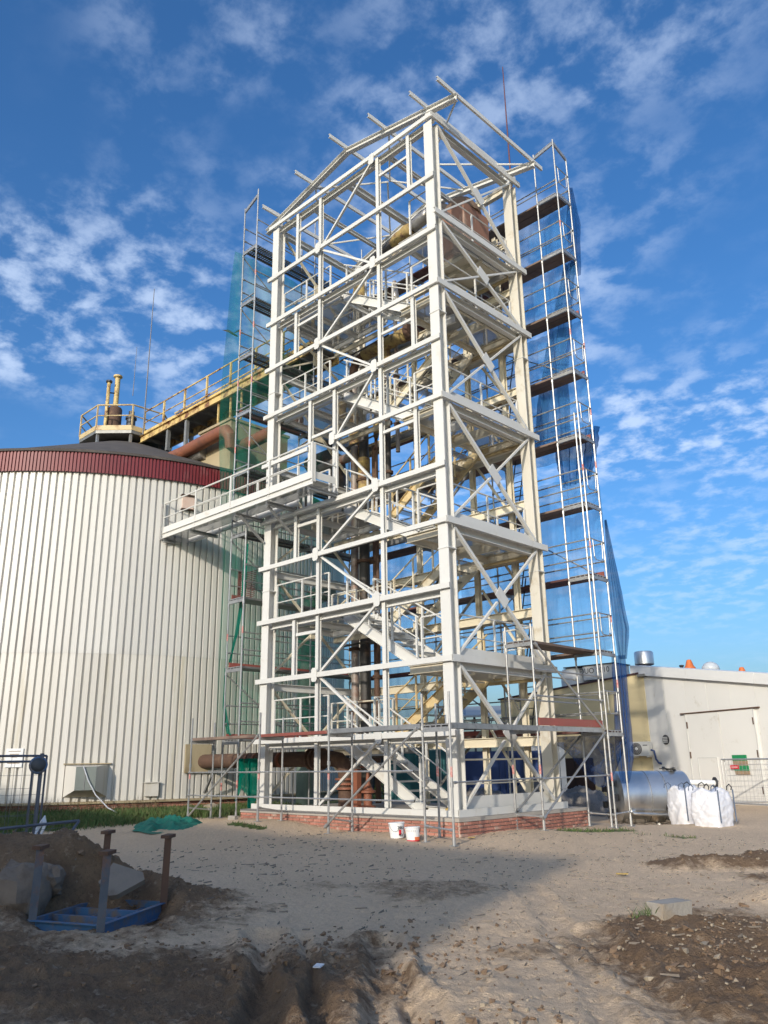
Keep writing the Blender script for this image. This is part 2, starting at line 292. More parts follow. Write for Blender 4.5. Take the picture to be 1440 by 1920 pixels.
def lettering(txt, size, parent, loc, xdir, updir, m, name='lettering'):
    me = text_mesh(txt, size); me.materials.clear(); me.materials.append(M[m])
    o = bpy.data.objects.new(name, me); col.objects.link(o); o.parent = parent
    x = Vector(xdir).normalized(); u = Vector(updir).normalized(); z = x.cross(u)
    mt = Matrix((x, u, z)).transposed().to_4x4(); o.rotation_euler = mt.to_euler(); o.location = np.array(loc)-wloc(parent); return o

# ------------------------------------------------------------------ value noise for terrain
_perm = rng.random((256, 256))
def vnoise(x, y):
    xi = np.floor(x).astype(int); yi = np.floor(y).astype(int); fx = x-xi; fy = y-yi; fx = fx*fx*(3-2*fx); fy = fy*fy*(3-2*fy)
    g = lambda i, j: _perm[i & 255, j & 255]
    return (g(xi, yi)*(1-fx)+g(xi+1, yi)*fx)*(1-fy)+(g(xi, yi+1)*(1-fx)+g(xi+1, yi+1)*fx)*fy
def fbm(x, y, o=4, s=1.0, rough=.5):
    t = 0; a = 1; n = 0
    for k in range(o): t = t+a*vnoise(x*s+k*17.3, y*s+k*9.1); n += a; a *= rough; s *= 2.03
    return t/n
def sm(x, a, b): t = np.clip((x-a)/(b-a), 0, 1); return t*t*(3-2*t)

# ================================================================== GROUND
TC = V(-13.55, 2.09); TR = 9.86
def segd(x, y, a, b):
    ax, ay = a; bx, by = b; dx, dy = bx-ax, by-ay; t = np.clip(((x-ax)*dx+(y-ay)*dy)/(dx*dx+dy*dy), 0, 1)
    return np.hypot(x-ax-t*dx, y-ay-t*dy)
def G(x, y, cx, cy, s): return np.exp(-((x-cx)**2+(y-cy)**2)/(2*s*s))
RUTS = [((11.55, -8.85), (14.4, -11.1), .13, 1.0), ((12.0, -8.75), (14.75, -10.9), .10, .8), ((12.75, -8.5), (15.1, -10.7), .15, 1.0), ((13.3, -8.9), (15.35, -10.45), .08, .6), ((11.6, -4.5), (15.7, -9.3), .12, .35), ((14.0, -6.8), (16.1, -9.3), .12, .5)]
_fp = [on('z', -.12, *q)[:2] for q in ((55, 1765), (303, 1728))]; FC = (_fp[0]+_fp[1])/2
DRC = (hor(1150, 1482, 25.4)+hor(1282, 1490, 26.1))/2
def soil_mask(x, y):
    wx = x+1.1*(fbm(x, y, 5, .9)-.5)+.5*(fbm(x+4, y, 4, 4)-.5); wy = y+1.1*(fbm(x+50, y+31, 5, .9)-.5)+.5*(fbm(x+8, y+3, 4, 4)-.5)
    m = np.exp(-(segd(wx, wy, (6.5, -12.5), (9.4, -9.0))/1.5)**4)            # spoil heap on the left
    m = np.maximum(m, np.exp(-(segd(wx, wy, (10.4, -11.6), (13.0, -10.6))/1.5)**2.6))
    m = np.maximum(m, np.exp(-(segd(wx, wy, (13.2, -9.9), (15.4, -12.3))/.95)**3))
    m = np.maximum(m, np.exp(-(segd(wx, wy, (12.9, -8.8), (13.6, -9.5))/.5)**3)*.8)
    m = np.maximum(m, np.exp(-(segd(wx, wy, (14.7, -6.0), (16.4, -8.0))/1.2)**4))   # churned ground on the right
    m = np.maximum(m, np.exp(-(segd(wx, wy, (16.4, -4.8), (20, -5.6))/1.6)**4)*.95)
    m = np.maximum(m, np.exp(-(segd(wx, wy, (12.5, -1.7), (14.2, .6))/.6)**4))
    m = np.maximum(m, np.exp(-(segd(wx, wy, (14.2, .6), (18, 3.5))/1.0)**4))
    m = np.maximum(m, np.exp(-(segd(wx, wy, (14.1, -1.9), (17, -.5))/.5)**4)*.8)
    m = np.maximum(m, .85*np.exp(-(segd(wx, wy, (13, 8), (16, 9))/2.0)**4))
    m = np.maximum(m, .55*sm(fbm(x, y, 4, .55), .52, .68)*np.exp(-((np.hypot(x-12.5, y+7)/5)**4)))
    return np.clip(m, 0, 1)
def height(x, y, fine=True):
    x = np.asarray(x, float); y = np.asarray(y, float)
    dt = np.hypot(x-TC[0], y-TC[1])-TR
    h = .30*(1-sm(dt, .2, 7))
    h = np.maximum(h, .29*G(x, y, 1.1, -1.2, 1.7)); h = np.maximum(h, .15*G(x, y, 7.6, 1.2, 1.3)); h = np.maximum(h, .13*G(x, y, 5.2, -1.2, 1.9))
    d = segd(x, y, (6.6, -12.3), (8.35, -9.55)); h = np.maximum(h, .80*np.exp(-(d/.95)**2))
    h = np.maximum(h, .34*np.exp(-(segd(x, y, (8.3, -9.4), (9.0, -8.75))/.62)**2))
    h = h-.26*G(x, y, DRC[0], DRC[1], 1.15)
    if not fine: return h
    near = np.exp(-(np.hypot(x-CAM[0], y-CAM[1])/26)**4); s = soil_mask(x, y)
    h = h+near*(.10*(fbm(x, y, 4, .5)-.5)+.035*(fbm(x+9, y, 4, 2.2)-.5))
    h = h+near*(1-.5*s)*.022*(fbm(x+3, y+5, 3, 8, .6)-.5)
    lum = fbm(x+7, y+3, 4, 4.2, .62)
    h = h+near*s*(.22*np.maximum(lum-.42, 0)+.05*np.abs(fbm(x, y+9, 3, 11)-.5)+.06*(s > .3)*(fbm(x, y, 2, 1.4)-.4))
    h = h+near*s*(.045*np.abs(fbm(x+20, y+2, 3, 17)-.5)+.02*np.abs(fbm(x+2, y+22, 2, 43)-.5))
    fp = fbm(x+31, y+17, 3, 3.3); h = h-near*(1-s)*.035*np.exp(-((fp-.5)/.035)**2)*fbm(x, y, 2, 7)
    for a, b, wr, k in RUTS:
        d = segd(x, y, a, b)+.30*(fbm(x, y, 3, 1.3)-.5); e_ = k*(.45+fbm(x+a[0], y, 3, 3))
        h = h+e_*(-.085*np.exp(-(d/wr)**4)+.045*np.exp(-((d-wr*1.7)/.07)**2)*(.2+1.6*fbm(x, y, 3, 7)))
    h = h+.16*s*np.exp(-(segd(x, y, (12.7, -1.7), (14.6, .7))/.4)**2)
    h = h+.08*np.exp(-(segd(x, y, (14.55, -9.2), (15.9, -10.5))/.33)**2)*(.5+lum)       # clod bank between the wheel tracks
    h = h+.20*np.exp(-(segd(x, y, (14.7, -3.9), (15.6, -3.3))/.42)**2)*(.5+lum)
    k_ = np.exp(-(np.hypot(x-FC[0], y-FC[1])/.78)**6); h = h*(1-k_)+(-.14+.02*lum)*k_
    return h
def gz(x, y): return float(height(np.array([x]), np.array([y]))[0])
va = math.atan2(cF[1], cF[0])
th = np.concatenate([np.arange(-40, 40, .115), np.arange(40, 320, 4.)])*math.pi/180+va
rr = np.concatenate([[.6, 1.2, 1.8, 2.3], 2.6*np.exp(np.concatenate([np.arange(0, 1.6, .0052), np.arange(1.6, 2.3, .0085)])), 26.5*np.exp(np.arange(.03, 4.9, .09))])
TH, RR = np.meshgrid(th, rr); gx = CAM[0]+RR*np.cos(TH); gy = CAM[1]+RR*np.sin(TH); gh = height(gx, gy)
flat = sm(RR, 45, 80); gh = gh*(1-flat)
nv = len(th); vs = np.stack([gx.ravel(), gy.ravel(), gh.ravel()], 1); vs = np.vstack([vs, [[CAM[0], CAM[1], gz(CAM[0], CAM[1])]]])
ii, jj = np.meshgrid(np.arange(len(rr)-1), np.arange(nv), indexing='ij'); j2 = (jj+1) % nv
quads = np.stack([ii*nv+jj, ii*nv+j2, (ii+1)*nv+j2, (ii+1)*nv+jj], -1).reshape(-1, 4)[:, ::-1]
tris = np.array([(len(vs)-1, j, (j+1) % nv) for j in range(nv)])
me = bpy.data.meshes.new('ground'); me.vertices.add(len(vs)); me.vertices.foreach_set('co', vs.ravel())
loops = np.concatenate([quads.ravel(), tris.ravel()]); ls = np.concatenate([np.arange(len(quads))*4, len(quads)*4+np.arange(len(tris))*3])
me.loops.add(len(loops)); me.loops.foreach_set('vertex_index', loops); me.polygons.add(len(ls)); me.polygons.foreach_set('loop_start', ls)
me.update(calc_edges=True); me.validate(); me.polygons.foreach_set('use_smooth', [True]*len(me.polygons))
a = me.attributes.new('soil', 'FLOAT', 'POINT'); a.data.foreach_set('value', np.concatenate([soil_mask(gx, gy).ravel(), [1]]))
dtk = np.hypot(gx-TC[0], gy-TC[1])-TR
def grass_mask(x, y):
    dt = np.hypot(x-TC[0], y-TC[1])-TR; n = fbm(x, y, 4, .7)
    g = sm(dt+2.2*(n-.5), 4.6, 3.2)*sm(-x+.6*(n-.5), 1.0, 2.4)
    g = np.maximum(g, sm(np.exp(-(segd(x, y, (9.2, 3.2), (10.4, 3.0))/.5)**2)*(.2+n), .5, .75))
    g = np.maximum(g, sm(np.exp(-(segd(x, y, (12.0, 4.9), (12.8, 5.3))/.5)**2)*(.3+n), .5, .75))
    g = np.maximum(g, sm(np.exp(-(segd(x, y, (1.6, -2.1), (2.5, -2.0))/.26)**2)*(.4+n), .5, .65))
    g = np.maximum(g, .7*sm(np.exp(-(segd(x, y, (8.1, 2.2), (8.6, 3.8))/.5)**2)*(.4+n), .45, .7))
    g = np.maximum(g, .8*sm(dt, 40, 60)*0+.9*sm(np.hypot(x-5, y-5), 45, 60))
    return np.clip(g, 0, 1)
a = me.attributes.new('grass', 'FLOAT', 'POINT'); a.data.foreach_set('value', np.concatenate([grass_mask(gx, gy).ravel(), [0]]))
gm = bpy.data.materials.new('building_site_soil'); gm.use_nodes = True; t = gm.node_tree; n = t.nodes; l = t.links; b = n['Principled BSDF']
def gn(tp, **k):
    x = n.new(tp)
    for kk, vv in k.items(): x.inputs[kk].default_value = vv
    return x
tcn = gn('ShaderNodeTexCoord')
def noise(s, d=6, r=.6):
    x = gn('ShaderNodeTexNoise', Scale=s, Detail=d, Roughness=r); l.new(tcn.outputs['Object'], x.inputs['Vector']); return x
def mr_(src, a, b, c=0, d=1):
    x = gn('ShaderNodeMapRange'); x.inputs[1].default_value = a; x.inputs[2].default_value = b; x.inputs[3].default_value = c; x.inputs[4].default_value = d; l.new(src, x.inputs[0]); return x.outputs[0]
def mx_(f, A, B):
    x = gn('ShaderNodeMix'); x.data_type = 'RGBA'; l.new(f, x.inputs[0])
    for i, c in ((6, A), (7, B)):
        if isinstance(c, tuple): x.inputs[i].default_value = (*c, 1)
        else: l.new(c, x.inputs[i])
    return x.outputs[2]
at_s = gn('ShaderNodeAttribute'); at_s.attribute_name = 'soil'; at_g = gn('ShaderNodeAttribute'); at_g.attribute_name = 'grass'
sand = mx_(mr_(noise(.6).outputs[0], .3, .7), (.80, .61, .425), (.70, .53, .365)); sand = mx_(mr_(noise(14, 8, .7).outputs[0], .45, .75), sand, (.58, .435, .30))
sand = mx_(mr_(noise(5, 9, .75).outputs[0], .62, .72, 0, .6), sand, (.26, .20, .145))
mud = mx_(mr_(noise(2.2, 7, .65).outputs[0], .35, .65), (.19, .122, .075), (.28, .185, .11)); mud = mx_(mr_(noise(7, 8, .7).outputs[0], .58, .68, 0, .8), mud, (.42, .33, .24)); mud = mx_(mr_(noise(22, 6, .7).outputs[0], .5, .7, 0, .7), mud, (.11, .075, .05))
adds = gn('ShaderNodeMath'); adds.operation = 'ADD'; l.new(at_s.outputs['Fac'], adds.inputs[0]); nz = mr_(noise(6, 8, .75).outputs[0], .3, .7, -.38, .38); l.new(nz, adds.inputs[1])
fac = mr_(adds.outputs[0], .25, .80); colr = mx_(fac, sand, mud)
gra = mx_(mr_(noise(9, 6).outputs[0], .3, .7), (.065, .10, .028), (.13, .14, .06)); colr = mx_(mr_(at_g.outputs['Fac'], .25, .75), colr, gra); l.new(colr, b.inputs['Base Color'])
b.inputs['Roughness'].default_value = .95; b.inputs['Specular IOR Level'].default_value = .25
nb = noise(24, 8, .72); nb2 = noise(90, 4, .6); ad2 = gn('ShaderNodeMath'); ad2.operation = 'MULTIPLY_ADD'; l.new(nb2.outputs[0], ad2.inputs[0]); ad2.inputs[1].default_value = .35; l.new(nb.outputs[0], ad2.inputs[2])
bp = gn('ShaderNodeBump', Strength=.9, Distance=.07); l.new(ad2.outputs[0], bp.inputs['Height']); l.new(bp.outputs[0], b.inputs['Normal'])
me.materials.append(gm); go = bpy.data.objects.new('ground', me); col.objects.link(go); go['kind'] = 'structure'

# ================================================================== PLINTH
PX0, PX1, PY0, PY1, PT = -.42, 7.16, -.46, 4.55, .462
pl = thing('tower_plinth', 'low red brick plinth with grey concrete slab under the white steel tower', 'plinth', (3.4, 2, 0))
MB().box(PX0+.03, PX1-.03, PY0+.03, PY1-.03, -.3, .385).build('mortar_core', 'mortar', pl)
MB().box(PX0-.012, PX1+.012, PY0-.012, PY1+.012, .387, PT).build('concrete_slab', 'concrete', pl)
def brick_mesh(lx, ly, lz, name):
    m = MB(); e = .006
    m.add([(x*(lx/2-ex), y*(ly/2), z*(lz/2-ex)) for ex, y in ((0, 1), (e, -1)) for x in (-1, 1) for z in (-1, 1)], [])
    m.f = [(0, 1, 3, 2), (4, 6, 7, 5), (0, 4, 5, 1), (2, 3, 7, 6), (0, 2, 6, 4), (1, 5, 7, 3)]; m.m = [0]*6
    return m.mesh(name, 'brick')
bm_ = brick_mesh(.248, .03, .063, 'brick'); bmh = brick_mesh(.122, .03, .063, 'brick_half')
def brick_row(parent, p, q, z, odd, nrm_rot):
    p = np.array(p, float); q = np.array(q, float); Lw = np.linalg.norm(q-p); d = (q-p)/Lw; s = 0.0; first = True
    while s < Lw-.05:
        half = (first and odd); ln = .13 if half else .26
        if s+ln > Lw+.01: half = True; ln = .13
        c = p+d*(s+ln/2); place('brick', bmh if half else bm_, parent, (c[0], c[1], z), (random.uniform(-.01, .01), 0, nrm_rot+random.uniform(-.012, .012))); s += ln; first = False
for k in range(5):
    z = .385-.036-k*.075
    brick_row(pl, (PX0, PY0+.008), (PX1, PY0+.008), z, k % 2, 0)
    brick_row(pl, (PX1-.008, PY0+.02), (PX1-.008, PY1), z, (k+1) % 2, math.pi/2)

# ================================================================== STEEL TOWER
W, D = 6.75, 3.7
Z = [.53, 2.20, 3.82, 5.48, 7.07, 8.48, 10.29, 11.91, 13.53, 15.17, 16.84, 18.83]
tw = thing('steel_tower', 'tall newly painted white steel frame tower with braced bays and pitched roof frame', 'steel tower', (W/2, D/2, PT))
HEB = Ipoly(.28, .30, .022, .014)
for (x, y) in ((0, 0), (W, 0), (W, D), (0, D)):
    c = MB().prism((x, y, PT+.03), (x, y, 18.72), HEB, (0, 1, 0)).build('column', 'white' if y == 0 else 'off_white', tw)
    MB().box(x-.2, x+.2, y-.2, y+.2, PT+.002, PT+.032).build('base_plate', 'white', c)
    for z in (6.4, 12.7):
        MB().box(x-.165, x+.165, y-.155, y+.155, z-.012, z+.012).build('splice_plate', 'white', c)
M1 = lambda z: 2.9 if 8.5 < z < 11.9 else 2.25
X2 = 4.74; XL = 1.28; XR = 5.98
U13 = Upoly(.12, .07)
gy0 = -.152                                             # girts bolt on the outer flange
for i, z in enumerate(Z):
    xs = [(-.28, W+.2)]
    if i == 6: xs = [(-.28, 1.85), (2.83, W+.2)]
    for a, b in xs:
        # channel with legs towards the outside and slightly recessed web
        MB().prism((b, gy0-.072, z), (a, gy0-.072, z), U13 if i in (4, 6, 8) else Upoly(.128, .07), (0, 0, 1)).build('girt', 'white', tw)
for i in (0, 1, 3, 5, 7, 9):
    dz = -.115 if i else -.0
    if i: MB().prism((.16, .0, Z[i]+dz), (W-.16, .0, Z[i]+dz), Ipoly(.18, .13)).build('floor_beam', 'white', tw)
H14 = Ipoly(.11, .115, .011, .008)
segs = [(2.25, .60, 8.40), (2.9, 8.55, 11.84), (2.22, 11.98, 18.76), (X2, .60, 18.76)]
for x, a, b in segs: MB().prism((x, -.078, a), (x, -.078, b), H14, (0, 1, 0)).build('mid_post', 'white', tw)
for i in (2, 4, 8, 10): MB().prism((XL if i < 8 else 1.12, -.085, Z[i]+.07), (XL if i < 8 else 1.12, -.085, Z[i+1]-.07), H14, (0, 1, 0)).build('window_post', 'white', tw)
MB().prism((1.85, -.085, Z[5]+.07), (1.85, -.085, Z[7]-.07), H14, (0, 1, 0)).build('window_post', 'white', tw)
for i in (5, 7, 10): MB().prism((XR, -.085, Z[i]+.07), (XR, -.085, Z[i+1]-.07), H14, (0, 1, 0)).build('window_post', 'white', tw)
for i, xa, xb, f in ((2, XL, 2.25, .70), (4, XL, 2.25, .72), (6, 1.85, 2.9, .22), (8, 1.12, 2.22, .66), (10, 1.12, 2.22, .62), (7, X2, XR, .58), (5, X2, XR, .80), (10, X2, XR, .62)):
    z = Z[i]+f*(Z[i+1]-Z[i]); MB().bar((xa+.07, -.085, z), (xb-.07, -.085, z), .06, .08).build('window_rail', 'white', tw)
plate = MB(); c = .16; hh = .18; oc = [(-.105, -hh+.05), (-.065, -hh), (.065, -hh), (.105, -hh+.05), (.105, hh-.05), (.065, hh), (-.065, hh), (-.105, hh-.05)]
plate.prism((0, 0, 0), (0, -.014, 0), oc, (0, 0, 1)); pm = plate.mesh('gusset_plate', 'white')
nodes = []
for i in range(11, -1, -1):
    x = X2-.13 if i % 2 == 1 else (2.9 if i == 6 else 2.25 if i < 6 else 2.22)+.02
    nodes.append((x, Z[i]))
for (xa, za), (xb, zb) in zip(nodes[:-1], nodes[1:]):
    p = V(xa, -.10, za); q = V(xb, -.10, zb); d = (q-p)/np.linalg.norm(q-p)
    MB().bar(p+d*.14, q-d*.14, .06, .066, (0, -1, 0)).build('brace', 'white', tw)
for k, (x, z) in enumerate(nodes):
    if k < 11: place('gusset_plate', pm, tw, (x, gy0-.078, z if k else z-.12))
# --- right side (towards +x) and left side
SZ = [.53, 3.82, 7.07, 10.29, 13.53, 15.68, 18.83]
gx0 = W+.152
for k, z in enumerate(SZ):
    MB().prism((gx0+.072, -.215, z), (gx0+.072, D+.30, z), flip(Upoly(.16, .07)), (0, 0, 1)).build('side_girt', 'white', tw)
    for x in (0, W):
        if k: MB().prism((x, .15, z-.14), (x, D-.15, z-.14), Ipoly(.20, .15)).build('side_beam', 'white', tw)
        if x == 0: continue
    if 0 < k < 6: MB().box(W+.085, W+.091, .16, D-.16, z+.085, z+.27).build('kick_plate', 'white', tw)
for k in range(6):
    za, zb = SZ[k]+.14, SZ[k+1]-.14
    for x, mt in ((W+.11, 'white'), (-.09, 'cream')):
        c = V(x, D/2+.0, (za+zb)/2)
        if x > 1:
            p, q = V(x, .14, zb), V(x, D-.14, za); MB().bar(p, q, .075, .085, (1, 0, 0)).build('side_brace', mt, tw)
            for p in (V(x+.0, .14, za), V(x, D-.14, zb)):
                d = (c-p); d /= np.linalg.norm(d); MB().bar(p, c-d*.2, .05, .07, (1, 0, 0)).build('side_brace', mt, tw)
            d = V(0, D-.28, za-zb); d /= np.linalg.norm(d); u = V(0, -d[2], d[1])
            MB().obox(c+V(.055, 0, 0), V(.008, 0, 0), d*.24, u*.15).build('gusset_plate', mt, tw)
        elif k < 6:
            for (y0, y1) in ((.14, D-.14), (D-.14, .14)):
                p, q = V(x+(.05 if y0 < 1 else -.05), y0, zb), V(x+(.05 if y0 < 1 else -.05), y1, za); MB().bar(p, q, .05, .08, (1, 0, 0)).build('side_brace', mt, tw)
            MB().obox(c, V(.02, 0, 0), V(0, .2, 0), V(0, 0, .24)).build('gusset_plate', mt, tw)
# back face
for k, z in enumerate(Z):
    if k: MB().prism((.15, D, z-.14), (W-.15, D, z-.14), Ipoly(.24, .14)).build('back_beam', 'cream', tw)
MB().prism((gx0-.07, -.1, .53), (gx0-.07, -.09, .53), Upoly(.1, .05)).build('end_cleat', 'white', tw)
# --- roof frame
HEA = Ipoly(.18, .16, .012, .009); RX = [-.64, 3.36, 7.73]
def rz(x): return 18.99+.90*(1-abs(x-3.36)/(4.0 if x < 3.36 else 4.37))
for y in (-.02, D):
    MB().prism((-.64, y, rz(-.64)), (3.36, y, rz(3.36)), HEA).prism((3.36, y, rz(3.36)), (7.73, y, rz(7.73)), HEA).build('rafter', 'white', tw)
    for x in (.0, W): MB().box(x-.12, x+.12, y-.06, y+.06, 18.72, rz(x)-.07).build('rafter_seat', 'white', tw)
    MB().prism((.15, y+.02, 18.68), (W-.15, y+.02, 18.68), Ipoly(.20, .15)).build('eave_beam', 'white', tw)
for x in (.06, 1.73, 3.36, 5.05, 6.69, 7.69):
    MB().prism((x, -.76, rz(x)+.155), (x, 4.22, rz(x)+.155), flip(Upoly(.13, .06))).build('purlin', 'white', tw)
for xa, xb, ya, yb in ((7.6, 5.05, .1, 1.9), (5.05, 7.6, 1.9, 3.6), (5.05, 3.4, .1, 1.85), (3.36, 5.05, 1.85, 3.6), (1.73, 3.3, .1, 1.85), (3.3, 1.73, 1.85, 3.6), (0, 1.73, 1.85, .1), (1.73, 0, 3.6, 1.85)):
    MB().tube((xa, ya, rz(xa)-.02), (xb, yb, rz(xb)-.02), .03, 6).build('roof_brace', 'white', tw)
MB().prism((3.3, .1, 18.75), (3.3, D-.1, 18.75), Ipoly(.22, .16)).build('hoist_beam', 'white', tw)
for x in (1.7, 5.05): MB().prism((x, .1, 18.70), (x, D-.1, 18.70), Ipoly(.14, .1)).build('tie_beam', 'white', tw)
# --- stairs and landings
tread_me = {}
def flight(x0, z0, x1, z1, ya, yb, m, kick):
    """stringers, treads and handrails of one flight rising from (x0,z0) to (x1,z1)"""
    d = V(x1-x0, 0, z1-z0); ln = np.linalg.norm(d); d /= ln; s = 1 if x1 > x0 else -1
    for y in (ya, yb):
        a = V(x0, y, z0-.04); b = V(x1, y, z1-.04); ch = Upoly(.27, .07) if (y == ya) == (s > 0) else flip(Upoly(.27, .07))
        st = MB().prism(a, b, ch).prism(a-V(s*kick, 0, 0), a+d*.04, ch).prism(b-d*.04, b+V(s*.35, 0, 0), ch).build('stringer', m, tw if m == 'white' else old)
        r = MB(); n = 4
        for k in range(n):
            t = a+d*ln*(.06+.88*k/(n-1)); r.bar(t+V(0, 0, .08), t+V(0, 0, 1.14), .045, .045, (1, 0, 0))
        for hgt, rad in ((1.14, .024), (.62, .016)): r.tube(a+d*.1+V(0, 0, hgt), b-d*.05+V(0, 0, hgt), rad, 6)
        r.build('handrail', m, tw if m == 'white' else old)
    nt = 8; key = (round(yb-ya, 2))
    if key not in tread_me: tread_me[key] = MB().box(-.13, .13, -(yb-ya)/2+.01, (yb-ya)/2-.01, -.02, .02).mesh('tread', 'grate')
    for k in range(1, nt):
        t = V(x0, (ya+yb)/2, z0)+V(x1-x0, 0, z1-z0)*k/nt; place('tread', tread_me[key], tw if m == 'white' else old, t)
def rail(pts, m, parent, posts=1.2, hs=(1.1, .58), r=.022, name='guard_rail', pr=.022, toe=0):
    q = MB(); pts = [np.array(p, float) for p in pts]
    for h in hs:
        for p0, p1 in zip(pts[:-1], pts[1:]): q.tube(p0+V(0, 0, h), p1+V(0, 0, h), r if h == max(hs) else r*.75, 6)
    done = False
    for p0, p1 in zip(pts[:-1], pts[1:]):
        Ls = np.linalg.norm(p1-p0); n = max(1, round(Ls/posts))
        for k in range(n+1):
            if k == 0 and done: continue
            t = p0+(p1-p0)*k/n; q.bar(t, t+V(0, 0, max(hs)), pr*2, pr*2, (1, 0, 0))
        done = True
        if toe: d = (p1-p0)/Ls; q.obox((p0+p1)/2+V(0, 0, toe/2+.01), d*Ls/2, np.cross(d, (0, 0, 1))*.004, V(0, 0, toe/2))
    return q.build(name, m, parent)
old = thing('old_stair', 'old cream and yellow zigzag steel stair with rust stains inside the white tower', 'stairs', (4, 3, PT))
LZ = [2.20, 5.48, 8.48, 11.91, 15.17]; RZ = [.53, 3.82, 7.07, 10.29, 13.53, 15.68]
for k in range(5):
    flight(5.55, RZ[k], 2.75, LZ[k], .36, 1.52, 'white', .55)
    top = RZ[k+1] if k < 4 else 15.68+.9
    if k < 4: flight(2.65, LZ[k], 5.2, RZ[k+1], 2.32, 3.48, 'cream' if k % 2 else 'yellow_old', .2)
def landing(x0, x1, y0, y1, z, m, parent, xb):
    f = MB()
    for y in (y0, y1): f.prism((x0, y, z-.12), (x1, y, z-.12), Upoly(.2, .07))
    for x in xb: f.prism((x, y0+.01, z-.12), (x, y1-.01, z-.12), Upoly(.18, .07))
    o = f.build('landing_frame', m, parent); MB().box(x0+.02, x1-.02, y0+.02, y1-.02, z-.012, z+.012).build('landing_grating', 'grate', o)
for z in LZ:
    landing(.2, 2.75, .24, 2.25, z, 'white', tw, (.25, 1.4, 2.68))
    rail([(.2, .12, z), (2.45, .12, z)], 'white', tw); rail([(2.72, 1.56, z), (2.72, 2.26, z)], 'white', tw)
    rail([(.22, 2.25, z), (1.3, 2.25, z)], 'white', tw)
for k, z in enumerate(RZ[1:]):
    landing(5.25, 6.58, .24, 3.5, z, 'cream' if k < 4 else 'white', tw, (5.3, 6.52))
    rail([(6.62, .2, z), (6.62, 3.5, z), (5.7, 3.52, z)], 'white', tw, 1.6); rail([(6.5, .14, z), (5.75, .14, z)], 'white', tw)
    MB().bar((5.1, 3.55, z-.14), (6.6, 3.55, z-.14), .09, .30).build('landing_fascia', 'yellow_old', old)
    MB().bar((5.2, 2.26, z-.14), (6.6, 2.26, z-.14), .08, .26).build('landing_fascia', 'cream', old)
rail([(6.62, .25, .53), (6.62, 3.4, .53)], 'cream', old, 1.0); MB().box(W+.02, W+.03, .16, D-.16, .6, .86).build('kick_plate', 'white', tw)
for x in (2.35, 4.55, 5.9):
    MB().prism((x, 3.98, PT), (x, 3.98, 17.4), Ipoly(.14, .14), (0, 1, 0)).build('old_post', 'cream', old)
for k, z in enumerate((2.1, 3.7, 5.3, 6.95, 8.4, 10.1, 11.8, 13.4, 15.0)):
    MB().bar((.2, 4.02, z), (6.5, 4.02, z), .1, .2 if k % 2 else .14).build('old_beam', 'cream' if k % 3 else 'yellow_old', old)
for k in range(8):
    za, zb = .6+k*1.9, 2.5+k*1.9
    MB().bar((2.4, 4.07, za), (4.5, 4.07, zb), .04, .07).build('old_brace', 'galv_dull', old); 
    MB().bar((5.85, 4.11, za), (4.6, 4.11, zb), .04, .07).build('old_brace', 'cream', old)

# ================================================================== STORAGE TANK
TZ, TB, TBR = 11.36, 10.66, .63
tk = thing('storage_tank', 'huge ivory ribbed storage tank with maroon rim and dark domed roof', 'tank', (TC[0], TC[1], .2))
def ribbed(r0, rv, z0, z1, pitch_n, n_ribs, crown=.62, slope=.05, th0=0.0):
    """one curved profiled sheet: flat crowns with narrow recessed valleys"""
    m = MB(); dp = 2*math.pi/pitch_n; pts = []
    for k in range(n_ribs):
        t = th0+k*dp
        pts += [(t, r0), (t+dp*crown, r0), (t+dp*(crown+slope), rv), (t+dp*(1-slope), rv)]
    pts.append((th0+n_ribs*dp, r0)); n = len(pts)
    m.add([(r*math.cos(t), r*math.sin(t), z) for z in (z0, z1) for t, r in pts], [(i, i+1, n+i+1, n+i) for i in range(n-1)])
    return m
NP = 280; DS = 5
o0 = wloc(tk)
for name, mt, r0, za, zb, npit, ds, cr in (('cladding_sheet', 'tank_low', TR, TBR+.02, 4.95, NP, 5, .66), ('cladding_sheet', 'tank_clad', TR+.012, 4.90, TB+.05, NP, 5, .66), ('fascia_sheet', 'maroon', TR+.11, TB, TZ, 560, 10, .52)):
    base = ribbed(r0, r0-.075 if npit == NP else r0-.04, za-o0[2], zb-o0[2], npit, ds, cr).mesh(name, mt)
    ns = npit//ds
    for k in range(ns):
        a = 2*math.pi*k/ns; mid = a+math.pi/ns
        if math.cos(mid-math.atan2(CAM[1]-TC[1], CAM[0]-TC[0])) < -.15: continue
        o = bpy.data.objects.new(name, base); col.objects.link(o); o.parent = tk; o.rotation_euler = (0, 0, a)
MB().lathe((TC[0], TC[1], 0), [(TR-.12, .1), (TR-.12, TZ-.05)], 96).build('inner_shell', 'dark_grey', tk, True)
prof = [(TR+.16, TZ-.03), (TR+.17, TZ+.05)]+[(max(.01, TR*math.cos(t)), TZ+.03+3.75*math.sin(t)**.92) for t in np.linspace(.03, math.pi/2, 18)]
prof = [(TR+.16, TZ-.03), (TR+.17, TZ+.05), (TR-.1, TZ+.10)]+[((TR-.1)*(1-s), TZ+.10+4.36*s-.35*max(0, s-.85)/.15) for s in np.linspace(.06, .995, 18)]
MB().lathe((TC[0], TC[1], 0), prof, 96).build('domed_roof', 'bitumen', tk, 'auto')
MB().lathe((TC[0], TC[1], 0), [(TR+.03, TBR-.03), (TR+.12, TBR-.04), (TR+.12, TBR+.015), (TR-.03, TBR+.03)], 96).build('base_flashing', 'conc_beige', tk, 'auto')
MB().lathe((TC[0], TC[1], 0), [(TR-.02, -.2), (TR-.02, TBR-.02)], 128).build('base_wall', 'mortar', tk, True)
